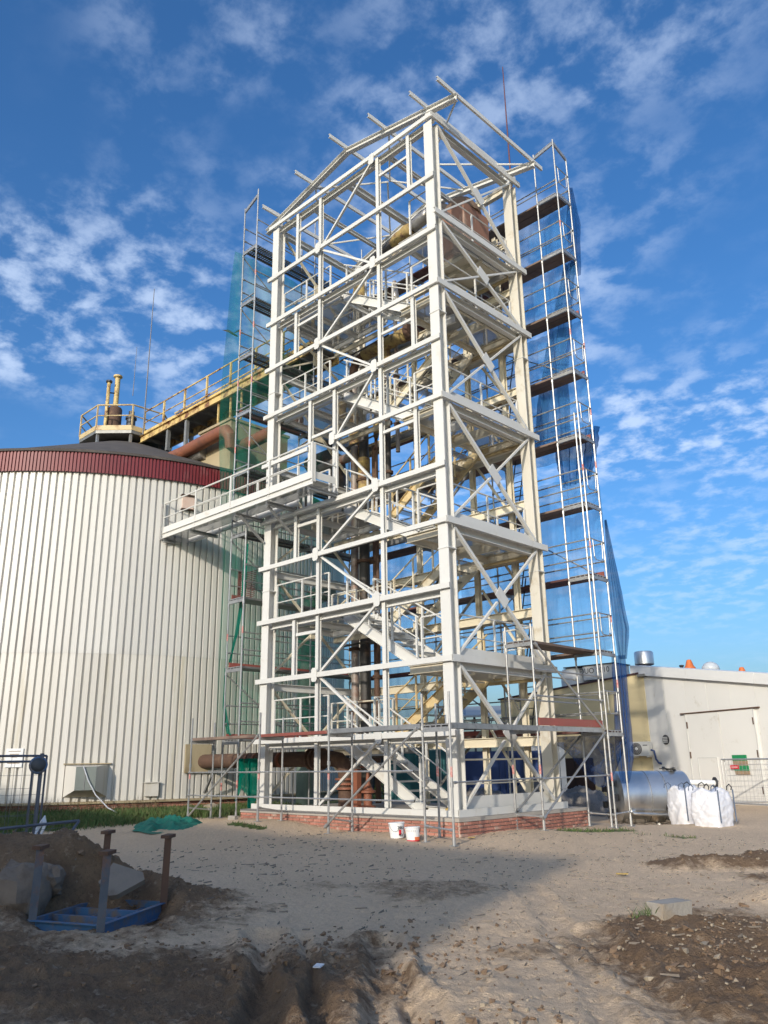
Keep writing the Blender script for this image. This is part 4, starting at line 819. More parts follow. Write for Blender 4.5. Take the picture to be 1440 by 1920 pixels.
# low front scaffold
sf = thing('front_scaffold', 'low one lift scaffold along the front of the tower base', 'scaffold', (3, -1.1, 0))
FY, FI = -1.5, -.77; fx = [-1.36, 1.70, 4.27]; DZ = 2.25
for x in fx:
    standard(sf, x, FY, gz(x, FY)+.01, 2.85, [.95, 1.6, DZ], [1.25]); standard(sf, x, FI, gz(x, FI)+.01, 2.75, [DZ])
    transom(sf, (x, FY, DZ-.03), (x, FI, DZ-.03)); tubep(sf, (x, FY, gz(x, FY)+.32), (x, FI, gz(x, FI)+.22), 'foot_tie')
standard(sf, 6.84, FI+.05, gz(6.84, FI)+.01, 2.8, [.95, 1.6, DZ], [1.3])
fx2 = fx+[7.1]
for i in range(3):
    xa_, xb_ = fx2[i], fx2[i+1]
    deck(sf, (xa_+.02, FY+.04, DZ+.045), (xb_-.02, FY+.04, DZ+.045), (0, .65, 0), ('deck_wood', 'deck_red', 'perf')[i])
    if i == 2: MB().box(xa_+.03, xb_-.03, FY+.0, FY+.03, DZ, DZ+.10).build('deck_edge', 'galv', sf)
    else: MB().box(xa_+.03, xb_-.03, FY+.0, FY+.03, DZ+.0, DZ+.07).build('deck_edge', ('deck_wood', 'toe_red')[i], sf)
    for hh in (.72, 1.30): tubep(sf, (xa_, FY-.035, hh+.12), (min(xb_, 6.9), FY-.035, hh+.12))
for (a_, b_) in (((-1.36, FY-.05, .25), (1.70, FY-.05, DZ+.05)), ((4.22, FY-.06, .25), (7.05, FY-.06, DZ+.02))): tubep(sf, a_, b_, 'diagonal', 'galv', .024)
# scaffold along the right side
sr = thing('right_scaffold', 'two lift scaffold along the right side of the tower reaching the tall corner', 'scaffold', (7.5, 1.5, 0))
RX0, RX1 = 7.14, 7.87; ry = [-1.5, 1.57]
for j, y in enumerate(ry):
    for x in (RX0, RX1): standard(sr, x, y, gz(x, y)+.01, 2.95 if j == 0 else 4.65, [1.15, DZ]+([3.2, 4.1] if j else []), [1.3] if x == RX1 or j else None)
    transom(sr, (RX0, y, DZ-.03), (RX1, y, DZ-.03)); tubep(sr, (RX0, y, gz(RX0, y)+.3), (RX1, y, gz(RX1, y)+.28), 'foot_tie')
transom(sr, (RX0, 1.57, 4.19), (RX1, 1.57, 4.19))
for j, y in enumerate(ry):
    y2_ = ry[1] if j == 0 else SY
    deck(sr, (RX0+.04, y+.02, DZ+.045), (RX0+.04, y2_-.02, DZ+.045), (.65, 0, 0), 'perf' if j == 0 else 'galv_dull')
    MB().box(RX1, RX1+.03, y+.03, y2_-.03, DZ-.02, DZ+.09).build('deck_edge', 'galv', sr)
    tubep(sr, (RX1+.035, y, 1.2), (RX1+.035, y2_, 1.22))
    if j: MB().box(RX1+.0, RX1+.03, y+.05, y2_-.05, DZ+.10, DZ+.27).build('toe_board', 'toe_red', sr); deck(sr, (RX0+.04, y+.02, 4.25), (RX0+.04, y2_-.02, 4.25), (.65, 0, 0), 'deck_wood')
for z in (3.0, 3.6): tubep(sr, (RX1+.03, 1.57, z), (SX-.03, SY-.05, z)); tubep(sr, (RX0, 1.57, z-.02), (RX0+.05, SY, z-.02))
tubep(sr, (RX1+.05, 1.5, .38), (SX-.05, SY-.05, DZ-.02), 'diagonal', 'galv', .026); tubep(sr, (RX1+.05, 1.62, 4.2), (SX-.05, SY-.06, DZ+.05), 'diagonal', 'galv', .026)
tubep(sr, (RX0, 1.62, .5), (RX0+.1, SY-.1, DZ-.1), 'diagonal', 'galv_dull', .024)
tubep(sr, (SX-frame_w, SY, .33), (SX, SY, .30), 'foot_tie'); tubep(sr, (SX, SY, .32), (SX, SY+frame_w, .34), 'foot_tie')

# ================================================================== NETTING
def sheet(fn, nu, nv):
    m = MB(); m.add([fn(i/nu, j/nv) for j in range(nv+1) for i in range(nu+1)], [(j*(nu+1)+i, j*(nu+1)+i+1, (j+1)*(nu+1)+i+1, (j+1)*(nu+1)+i) for j in range(nv) for i in range(nu)]); return m
NY = SY+frame_w+.06
def wob(a, b, s=1.0): return (float(fbm(np.array(a), np.array(b), 3, s))-.5)
def bnet(x0, x1, z0, z1, sag, seed):
    def f(u, v):
        x = x0+(x1-x0)*u; z = z0+(z1-z0)*v
        edge = .25*wob(u*6+seed, 3.1)*(1-v) if v < .5 else .12*wob(u*6+seed, 7.7)*v
        return (x+.12*wob(v*7+seed, 1.1)*(u > .9), NY+.22*wob(x*2.3+seed, z*.35)+.10*wob(x*7+seed, z*.3)+.05*math.sin(x*11+seed)*(.5+wob(x, z))-sag*math.sin(math.pi*v)*math.sin(math.pi*u)*.3+.02, z+edge)
    return sheet(f, 90, 40)
for (x0, x1, z0, z1, lab) in ((2.9, 7.95, 4.35, 9.4, 'translucent blue debris net on the back scaffold, lowest wide sheet'), (1.6, 7.95, 9.95, 14.2, 'translucent blue debris net on the back scaffold, middle sheet above the torn gap'), (3.6, 7.95, 14.3, 18.9, 'translucent blue debris net on the back scaffold, topmost sheet'), (-1.2, 2.8, 3.0, 9.6, 'translucent blue debris net behind the riser pipes')):
    solo(bnet(x0, x1, z0, z1, .4, x0*3+z0), 'debris_net', 'net_blue', lab, 'net', 'blue nets on the back scaffold', True)
def strip(pts, widths, wdir, folds, amp, m, lab, nv=40):
    """a gathered, folded strip of net hanging along a line of points"""
    P = [np.array(p, float) for p in pts]; wd = np.array(wdir, float)
    def f(u, v):
        t = v*(len(P)-1); i = min(int(t), len(P)-2); q = t-i; c = P[i]*(1-q)+P[i+1]*q; wl = widths[i]*(1-q)+widths[i+1]*q
        e = 1+.18*wob(v*9+folds, u*3)
        return tuple(c+wd*(u-.5)*wl*e+V(-wd[1], wd[0], 0)*amp*math.sin(u*folds*6.28+2*wob(v*3, u*2))*(.5+wl))
    return solo(sheet(f, 60, nv), 'debris_net', m, lab, 'net', 'folded nets on the scaffolds', True)
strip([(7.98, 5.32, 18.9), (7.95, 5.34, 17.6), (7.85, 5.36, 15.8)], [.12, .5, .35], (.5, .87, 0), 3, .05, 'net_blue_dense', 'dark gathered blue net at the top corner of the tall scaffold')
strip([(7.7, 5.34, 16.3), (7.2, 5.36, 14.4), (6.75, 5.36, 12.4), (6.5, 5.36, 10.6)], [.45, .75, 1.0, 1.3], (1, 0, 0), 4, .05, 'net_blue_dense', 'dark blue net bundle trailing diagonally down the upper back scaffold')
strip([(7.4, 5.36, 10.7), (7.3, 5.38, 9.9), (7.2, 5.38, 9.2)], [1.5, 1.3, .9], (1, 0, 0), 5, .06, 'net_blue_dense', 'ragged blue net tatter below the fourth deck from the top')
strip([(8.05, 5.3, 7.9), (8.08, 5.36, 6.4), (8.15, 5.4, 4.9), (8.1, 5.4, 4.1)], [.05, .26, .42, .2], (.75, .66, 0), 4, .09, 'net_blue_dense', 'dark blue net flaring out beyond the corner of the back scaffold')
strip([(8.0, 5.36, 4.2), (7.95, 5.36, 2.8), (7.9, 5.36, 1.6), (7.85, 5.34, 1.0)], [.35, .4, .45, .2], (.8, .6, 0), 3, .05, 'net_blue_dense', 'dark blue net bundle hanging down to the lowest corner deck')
def swag(u, v):
    x = 5.9+2.05*u; s = math.sin(math.pi*(u**1.5)); z = 2.2-(.25+1.05*s)*v; return (x, NY+.05+.10*math.sin(v*14+u*3)+.05*wob(u*8, v*8), z)
solo(sheet(swag, 40, 24), 'debris_net', net_mat('grey_blue_net', (.05, .08, .17), .55, .8, 5), 'sagging swag of grey blue net under the lowest deck by the dark door', 'net', 'folded nets on the scaffolds', True)
def gnet(u, v):
    y = -.62+5.2*u; z = 2.35+16.0*v; bul = .16+.42*math.sin(math.pi*min(max((z-7)/12, 0), 1))*(1-u)**1.2
    return (LX[1]-.03-bul*.9+.10*wob(y*2, z*.5)+.03*math.sin(y*11+z), y-.26*bul*(1-u)**2, z-.25*wob(u*5, 3)*(v > .9))
solo(sheet(gnet, 40, 70), 'debris_net', 'net_green', 'tall translucent green debris net bulging from the left scaffold', 'net', None, True)
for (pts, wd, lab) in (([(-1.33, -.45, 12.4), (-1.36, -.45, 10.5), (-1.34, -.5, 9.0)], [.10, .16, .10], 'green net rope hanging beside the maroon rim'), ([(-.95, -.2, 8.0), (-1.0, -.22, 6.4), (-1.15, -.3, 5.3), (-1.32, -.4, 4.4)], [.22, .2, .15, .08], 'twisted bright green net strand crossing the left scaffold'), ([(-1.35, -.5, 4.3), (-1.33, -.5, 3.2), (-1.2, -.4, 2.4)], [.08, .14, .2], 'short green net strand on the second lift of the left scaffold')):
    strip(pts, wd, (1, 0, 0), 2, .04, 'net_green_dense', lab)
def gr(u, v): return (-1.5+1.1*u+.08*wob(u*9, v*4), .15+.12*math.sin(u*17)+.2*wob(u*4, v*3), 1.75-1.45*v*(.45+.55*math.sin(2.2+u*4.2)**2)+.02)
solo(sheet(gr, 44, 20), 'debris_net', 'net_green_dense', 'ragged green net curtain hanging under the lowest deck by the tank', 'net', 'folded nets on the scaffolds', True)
def heap(c, lx, ly_, h, m, name, lab, cat, rot=0, seed=0, nu=40, nv=26, rough=1.0, group=None):
    ca, sa = math.cos(rot), math.sin(rot)
    def f(u, v):
        a, b_ = (u-.5)*2, (v-.5)*2; r = math.hypot(a, b_); e = max(0, 1-r**2.2*(1+.5*wob(a*2+seed, b_*2+5))-(2.4*max(0, wob(a*2.2+seed*2, b_*2.2+1)) if rough > 2 else 0))
        z = h*e*(.45+.9*rough*(wob(a*4+seed, b_*4)+.5)-(.9*abs(wob(a*5+seed+b_*3, b_*5-a*2))*2 if rough > 2 else 0)) - .03; x, y = a*lx/2*(1+.2*wob(b_*3+seed, 1)), b_*ly_/2*(1+.2*wob(a*3+seed, 9))
        return (c[0]+ca*x-sa*y, c[1]+sa*x+ca*y, c[2]+z)
    return solo(sheet(f, nu, nv), name, m, lab, cat, group, True)
c = on('z', .2, 318, 1546); heap((c[0], c[1], gz(c[0], c[1])), 2.6, 1.9, .17, 'green_rag', 'fallen_net', 'crumpled green net lying on the grass by the tank', 'net', -.2, 3, 60, 44, 2.6)
bd = on('x', -1.9, 436, 626); q = MB()
for s in (-1, 1): q.add([bd+V(0, 0, 0), bd+V(.05, .05, .02), bd+V(.02, .02, 0)+V(.12*s, .12*s, .16), bd+V(0, 0, .03)+V(.26*s, .26*s, .12)], [(0, 1, 2), (1, 3, 2), (0, 2, 3)])
q.path([bd+V(-.08, -.1, .06), bd, bd+V(.09, .1, -.07), bd+V(.13, .14, -.1)], .03, 6, [.01, .03, .03, .006]); solo(q, 'bird', 'black', 'small dark bird gliding in front of the green net', 'bird')

# ================================================================== HALL AND OCHRE BUILDING
hl = thing('white_hall', 'white panel clad hall with double gate and sloping white roof edge', 'building', (5, 17, 0))
C0 = V(2.22, 18.04); e = V(math.cos(R_(-25)), math.sin(R_(-25))); nn = V(e[1], -e[0])         # along the wall, outwards (to the camera)
def wp(s, o_, z): return V(C0[0]+e[0]*s+nn[0]*o_, C0[1]+e[1]*s+nn[1]*o_, z)
def rt(s): return 4.97-.148*s
pw = 1.19
for k in range(11):
    s0, s1 = k*pw+.006, (k+1)*pw-.006; o_ = .0 if k % 2 else .002
    q = MB(); q.add([wp(s0, o_, -.3), wp(s1, o_, -.3), wp(s1, o_, rt(s1)), wp(s0, o_, rt(s0)), wp(s0, o_-.1, -.3), wp(s1, o_-.1, -.3), wp(s1, o_-.1, rt(s1)), wp(s0, o_-.1, rt(s0))], [(0, 1, 2, 3), (5, 4, 7, 6), (1, 5, 6, 2), (4, 0, 3, 7), (3, 2, 6, 7), (4, 5, 1, 0)]); q.build('wall_panel', 'white_wall', hl)
q = MB(); q.add([wp(0, -.12, -.3), wp(13.1, -.12, -.3), wp(13.1, -.12, rt(13.1)), wp(0, -.12, rt(0)), wp(0, -12, -.3), wp(13.1, -12, -.3), wp(13.1, -12, rt(13.1)), wp(0, -12, rt(0))], [(0, 1, 2, 3), (1, 5, 6, 2), (4, 0, 3, 7), (3, 2, 6, 7), (5, 4, 7, 6)]); q.build('hall_core', 'hall_grey', hl)
for k in range(4):
    s0, s1 = -.62+k*3.4, -.62+(k+1)*3.4-.012
    q = MB(); q.add([wp(s0, .16, rt(s0)-.02), wp(s1, .16, rt(s1)-.02), wp(s1, .16, rt(s1)+.36), wp(s0, .16, rt(s0)+.36), wp(s0, -.4, rt(s0)), wp(s1, -.4, rt(s1)), wp(s1, -.4, rt(s1)+.38), wp(s0, -.4, rt(s0)+.38)], [(0, 1, 2, 3), (3, 2, 6, 7), (1, 5, 6, 2), (4, 0, 3, 7), (4, 5, 1, 0), (5, 4, 7, 6)]); q.build('roof_flashing', 'white_trim', hl)
def ws(px, py):                         # distance along the wall and height for a pixel on the wall plane
    d = ray(px, py); n3 = V(nn[0], nn[1]); s = ((C0-CAM[:2])@n3)/(d[:2]@n3); p = CAM+d*s; return float((p[:2]-C0)@e), float(p[2])
g0, gzt = ws(1288, 1340); g1, _ = ws(1413, 1331); gmid, _ = ws(1349, 1338)
for s0, s1 in ((g0, gmid-.02), (gmid+.02, g1)):
    lf = MB().obox((wp(s0, .035, -.1)+wp(s1, .035, gzt))/2, V(e[0], e[1], 0)*(s1-s0)/2, V(nn[0], nn[1], 0)*.03, V(0, 0, (gzt+.1)/2)).build('gate_leaf', 'white_wall', hl)
    for hz in (.5, 1.7, 2.8): sH = s0+.02 if s0 == g0 else s1-.02; MB().obox(wp(sH, .075, hz), V(e[0], e[1], 0)*.03, V(nn[0], nn[1], 0)*.012, V(0, 0, .12)).build('hinge', 'rust', lf)
for s in (g0-.03, g1+.03): MB().obox(wp(s, .04, gzt/2), V(e[0], e[1], 0)*.022, V(nn[0], nn[1], 0)*.045, V(0, 0, gzt/2)).build('gate_post', 'ac_grey', hl)
MB().obox(wp((g0+g1)/2, .045, gzt+.04), V(e[0], e[1], 0)*((g1-g0)/2+.3), V(nn[0], nn[1], 0)*.05, V(0, 0, .022)).build('gate_track', 'rust', hl)
d0, dzt = ws(1312, 1421); d1, _ = ws(1348, 1421)
dr = MB().obox((wp(d0, .075, -.1)+wp(d1, .075, dzt))/2, V(e[0], e[1], 0)*(d1-d0)/2, V(nn[0], nn[1], 0)*.012, V(0, 0, (dzt+.1)/2)).build('wicket_door', 'white_wall', hl)
fq = MB()
for s in (d0, d1): fq.obox(wp(s, .08, dzt/2), V(e[0], e[1], 0)*.012, V(nn[0], nn[1], 0)*.018, V(0, 0, dzt/2))
fq.obox(wp((d0+d1)/2, .08, dzt), V(e[0], e[1], 0)*((d1-d0)/2), V(nn[0], nn[1], 0)*.018, V(0, 0, .012)).build('door_frame', 'ac_grey', dr)
MB().obox(wp(d1-.1, .12, .78), V(e[0], e[1], 0)*.05, V(nn[0], nn[1], 0)*.015, V(0, 0, .012)).build('handle', 'dark_grey', dr)
vs0, vz0 = ws(1249, 1387); vp = wp(vs0, .02, vz0); MB().lathe(vp, [(.19, -.02), (.19, .02), (.16, .03), (.01, .03)], 20, (nn[0], nn[1], 0)).build('round_vent', 'dark_grey', hl)
for dz in (-.09, -.03, .03, .09): MB().obox(vp+V(nn[0], nn[1], 0)*.038+V(0, 0, dz), V(e[0], e[1], 0)*.14, V(nn[0], nn[1], 0)*.008, V(0, 0, .016)).build('vent_slat', 'ac_grey', hl)
sg_s, sg_z = ws(1392, 1432); gs = thing('gate_sign', 'green and brown notice board on the white gate behind the mesh fence', 'sign', wp(sg_s, .1, sg_z))
for k, (za, zb, m) in enumerate(((.30, .10, 'green_print'), (.10, -.06, 'brown_print'), (-.06, -.24, 'green_print'), (-.24, -.36, 'brown_print'))):
    MB().obox(wp(sg_s+.02*k, .10, sg_z+(za+zb)/2), V(e[0], e[1], 0)*.34, V(nn[0], nn[1], 0)*.01, V(0, 0, (za-zb)/2)).build('board_stripe', m, gs)
rsg = thing('red_sign', 'narrow red plate with a white line in front of the green notice board', 'sign', wp(sg_s-.3, .13, sg_z-.1)); MB().obox(wp(sg_s-.26, .125, sg_z-.11), V(e[0], e[1], 0)*.2, V(nn[0], nn[1], 0)*.006, V(0, 0, .065)).build('plate', 'red_print', rsg); MB().obox(wp(sg_s-.26, .133, sg_z-.11), V(e[0], e[1], 0)*.15, V(nn[0], nn[1], 0)*.002, V(0, 0, .012)).build('white_line', 'white_trim', rsg)
ob = thing('ochre_building', 'ochre rendered building with dark plum roof edge and dark brown door', 'building', (-1, 18, 0))
def ot(x): return 4.65+(x+2.3)*.087
q = MB(); x0, x1 = -5.2, 2.24
q.add([(x0, 18, .12), (x1, 18, .12), (x1, 18, ot(x1)), (x0, 18, ot(x0)), (x0, 26, .12), (x1, 26, .12), (x1, 26, ot(x1)), (x0, 26, ot(x0))], [(0, 1, 2, 3), (1, 5, 6, 2), (4, 0, 3, 7), (3, 2, 6, 7), (5, 4, 7, 6)]); q.build('wall', 'beige_wall', ob)
MB().box(x0+.03, x1-.02, 18.02, 25.9, -.3, .121).build('plinth_band', 'dark_brown', ob)
q = MB(); q.add([(x0-.1, 17.93, ot(x0)-.02), (x1+.0, 17.93, ot(x1)-.02), (x1+.0, 17.93, ot(x1)+.05), (x0-.1, 17.93, ot(x0)+.05), (x0-.1, 26, ot(x0)), (x1, 26, ot(x1)), (x1, 26, ot(x1)+.06), (x0-.1, 26, ot(x0)+.06)], [(0, 1, 2, 3), (3, 2, 6, 7), (1, 5, 6, 2), (4, 0, 3, 7), (4, 5, 1, 0)]); q.build('roof_edge', 'plum_trim', ob)
da = on('y', 17.98, 1043, 1423); db = on('y', 17.98, 1112, 1423); dd = MB().box(da[0], db[0], 17.94, 17.995, -.05, da[2]+.02).build('door', 'dark_brown', ob); MB().box((da[0]+db[0])/2-.012, (da[0]+db[0])/2+.012, 17.932, 17.94, 0, da[2]-.05).build('door_gap', 'black', dd); MB().box((da[0]+db[0])/2+.06, (da[0]+db[0])/2+.16, 17.90, 17.94, .85, .9).build('handle', 'galv', dd)
MB().box(x1-.15, x1+.2, 17.75, 18.1, ot(x1)-.16, ot(x1)-.06).build('gutter_end', 'galv_dull', ob)
# air conditioner
ap = on('y', 17.75, 1203, 1404); ac = thing('air_conditioner', 'pale grey air conditioner box on the ochre wall', 'air conditioner', (ap[0], 17.8, ap[2]-.3))
MB().box(ap[0]-.42, ap[0]+.42, 17.55, 17.86, ap[2]-.28, ap[2]+.28).build('casing', 'ac_grey', ac); cf = V(ap[0]-.12, 17.548, ap[2])
MB().lathe(cf, [(.235, 0), (.235, .012), (.01, .012)], 24, (0, -1, 0)).build('fan_grille', 'dark_grey', ac); MB().lathe(cf+V(0, -.012, 0), [(.07, 0), (.06, .02), (.01, .025)], 12, (0, -1, 0)).build('fan_hub', 'ac_grey', ac)
for r in (.11, .155, .20): MB().path([cf+V(r*math.cos(t), -.02, r*math.sin(t)) for t in np.linspace(0, 6.28, 21)], .006, 4).build('grille_ring', 'ac_grey', ac)
MB().box(ap[0]+.17, ap[0]+.36, 17.545, 17.55, ap[2]+.12, ap[2]+.15).build('badge', 'dark_grey', ac)
for s in (-.3, .3): MB().box(ap[0]+s-.02, ap[0]+s+.02, 17.56, 18.0, ap[2]-.34, ap[2]-.29).build('bracket', 'ac_grey', ac)
MB().path([V(ap[0]+.43, 17.7, ap[2]-.05), V(ap[0]+.55, 17.72, ap[2]-.1), V(ap[0]+.58, 17.75, ap[2]-.4), V(ap[0]+.66, 17.78, ap[2]-.55), V(ap[0]+.78, 17.8, ap[2]-.6)], .04, 8).build('hose', 'blue_box', ac, True)
# roof fittings
p = wp(-.1, -1.6, 0); z0 = 5.0; ch = thing('steel_flue', 'wide capped stainless flue at the corner of the hall roof', 'flue', (p[0], p[1], z0)); fp = hor(1208, 1240, 37.6)
MB().lathe((fp[0], fp[1], 0), [(.20, 4.6), (.20, 5.6)], 20).build('flue_pipe', 'stainless', ch, 'auto'); MB().lathe((fp[0], fp[1], 0), [(.21, 5.45), (.38, 5.50), (.41, 5.53), (.41, 6.02), (.37, 6.08), (.2, 6.08)], 22).build('cowl', 'stainless', ch, 'auto')
for (px, py, sc_, lab) in ((1293, 1250, .85, 'orange bell shaped roof vent nearer the steel flue'), (1392, 1264, .8, 'orange bell shaped roof vent half hidden behind the white roof edge')):
    f0 = hor(px, py, 37.5 if px < 1300 else 36.5); zz = f0[2]-.20*sc_; o = thing('roof_vent', lab, 'roof vent', (f0[0], f0[1], zz-.3), 'orange roof vents on the hall')
    MB().lathe((f0[0], f0[1], 0), [(.2*sc_, zz-.6), (.2*sc_, zz+.12*sc_)], 14).build('neck', 'galv_dull', o, 'auto'); MB().lathe((f0[0], f0[1], 0), [(.30*sc_, zz+.08*sc_), (.29*sc_, zz+.13*sc_), (.2*sc_, zz+.25*sc_), (.15*sc_, zz+.42*sc_), (.10*sc_, zz+.54*sc_), (.01, zz+.56*sc_)], 16).build('cap', 'orange_cap', o, 'auto')
f0 = hor(1332, 1250, 36.8); o = thing('roof_dome', 'milky domed skylight between the two orange roof vents', 'skylight', (f0[0], f0[1], f0[2]-.4)); MB().lathe((f0[0], f0[1], f0[2]), [(.36, -.18), (.34, .0), (.25, .12), (.12, .19), (.01, .21)], 18).build('dome', 'dome_plastic', o, True); MB().lathe((f0[0], f0[1], f0[2]), [(.40, -.6), (.46, -.18), (.36, -.15)], 18).build('curb', 'ac_grey', o, 'auto')
f0 = hor(1278, 1250, 37.5); o = solo(MB().lathe((f0[0], f0[1], f0[2]), [(.07, -.6), (.07, .0), (.11, .01), (.1, .06), (.01, .08)], 10), 'roof_pipe_cap', 'black', 'small black pipe cap beside the orange roof vent', 'pipe cap')
hv_ = thing('ventilation_unit', 'grey sheet metal ventilation unit with dark lettering on the ochre building roof', 'ventilation unit', (.2, 19, 5.0))
ua = on('y', 19.2, 1092, 1250); ub = on('y', 19.2, 1140, 1256); zt_ = float(ua[2]); zb_ = float(on('y', 19.2, 1092, 1276)[2])
MB().box(ua[0], ub[0]+.3, 19.2, 20.6, zb_, zt_).build('casing', 'ac_grey', hv_); MB().box(ua[0]-1.0, ub[0]+.35, 19.15, 20.65, zt_+.002, zt_+.05).build('cover', 'dark_grey', hv_)
MB().lathe((ua[0]-.75, 19.9, 0), [(.75, zb_-1.2), (.75, zt_-.25), (.65, zt_-.02)], 18).build('round_duct', 'ac_grey', hv_, 'auto'); MB().box(ua[0]-.4, ua[0]-.002, 19.4, 20.4, zb_+.25, zt_-.02).build('transition', 'ac_grey', hv_)
MB().box(ua[0]-.1, ub[0]+.5, 19.18, 20.6, zb_-.35, zb_-.2).build('base_frame', 'galv_dull', hv_); 
for x in (ua[0]+.2, ub[0]): MB().box(x-.05, x+.05, 19.3, 19.4, zb_-.9, zb_).build('foot', 'galv_dull', hv_)
lettering('DUO 2010', .34, hv_, ((ua[0]+ub[0])/2-.05, 19.19, (zt_+zb_)/2+.08), (1, 0, 0), (0, 0, 1), 'dark_grey')
# ================================================================== THINGS BY THE HALL
gA = on('z', .0, 1150, 1525); gB = on('z', .0, 1284, 1540)
dA = hor(1150, 1482, 25.4); dB = hor(1282, 1490, 26.1); ax = dB-dA; ax[2] = 0; dl = np.linalg.norm(ax); ax /= dl; dR = .70; dc = V(dA[0], dA[1], .56)
dr_ = thing('steel_drum_tank', 'large horizontal shiny stainless steel vessel lying in front of the ochre building', 'vessel', (dA[0]+ax[0]*dl/2, dA[1]+ax[1]*dl/2, .2))
MB().lathe(dc, [(.02, -.10), (dR*.6, -.06), (dR*.9, .0), (dR, .06), (dR, dl-.05), (dR*.97, dl), (.02, dl+.02)], 48, ax).build('shell', 'stainless', dr_, 'auto')
sd_ = V(ax[1], -ax[0], 0)
for t in (.42, .64): MB().lathe(dc+ax*dl*t, [(dR+.006, -.008), (dR+.006, .008)], 48, ax).build('seam', 'galv_dull', dr_, True)
MB().tube(dc+ax*(dl+.0)+V(0, 0, .36), dc+ax*(dl+.95)+V(0, 0, .33), .08, 14).build('outlet_pipe', 'white_trim', dr_, 'auto'); MB().tube(dc+ax*(dl+.95)+V(0, 0, .33), dc+ax*(dl+.98)+V(0, 0, .33), .17, 14).build('pipe_flange', 'dark_grey', dr_)
MB().path([dc+ax*.35+sd_*.66+V(0, 0, -.33), dc+ax*.22+sd_*.68+V(0, 0, -.37), dc+ax*.3+sd_*.68+V(0, 0, -.41), dc+ax*1.35+sd_*.66+V(0, 0, -.47)], .05, 10).build('side_pipe', 'stainless', dr_, True)
MB().tube(dc+ax*1.25+V(0, 0, -.64), dc+ax*1.25+V(0, 0, -.74), .14, 14).tube(dc+ax*1.25+V(0, 0, -.72), dc+ax*1.25+V(0, 0, -.77), .2, 14).build('bottom_nozzle', 'stainless', dr_, 'auto')
MB().obox(dc+ax*1.3+sd_*(dR*.93)+V(0, 0, -.28), ax*.06, sd_*.03, V(0, 0, .07)).build('name_plate', 'black', dr_)
for k in range(7): a = k*.9; MB().obox(dc-ax*.12+sd_*.5*math.cos(a)+V(0, 0, .5*math.sin(a)), ax*.06, sd_*.05, V(0, 0, .09)).build('clamp', 'dark_grey', dr_)
tarp = dc+ax*(dl-.35)+V(0, 0, dR); q = MB()
for k in range(7): a = random.uniform(0, 6.28); q.obox(tarp+V(random.uniform(-.2, .2), random.uniform(-.1, .1), .03+random.uniform(0, .06)), V(math.cos(a), math.sin(a), random.uniform(-.4, .4))*.12, V(-math.sin(a), math.cos(a), 0)*.04, V(0, 0, .015))
solo(q, 'tarp_scrap', 'black', 'scrap of black foil on top of the stainless vessel', 'scrap')
for j, t in enumerate((.22, .78)):
    pc = dc+ax*dl*t; o = thing('pallet', ('wooden pallet under the closed end of the stainless vessel', 'wooden pallet under the pipe end of the stainless vessel')[j], 'pallet', (pc[0], pc[1], .05), 'pallets under the vessel')
    g0_ = gz(pc[0], pc[1]); zt0 = dc[2]-dR
    for k in (-1, 0, 1): MB().obox(V(pc[0], pc[1], g0_+.05)+sd_*.5*k, ax*.45, sd_*.05, V(0, 0, .05)).build('bearer', 'wood', o)
    for k in range(5): MB().obox(V(pc[0], pc[1], g0_+.112)+ax*(-.4+.2*k), ax*.06, sd_*.6, V(0, 0, .011)).build('board', 'wood', o)
    for k in (-1, 1): MB().obox(V(pc[0], pc[1], (g0_+.125+zt0+.12)/2)+sd_*.33*k, ax*.3, sd_*.06, V(0, 0, max(.03, (zt0+.12-g0_-.125)/2))).build('chock', 'wood', o)
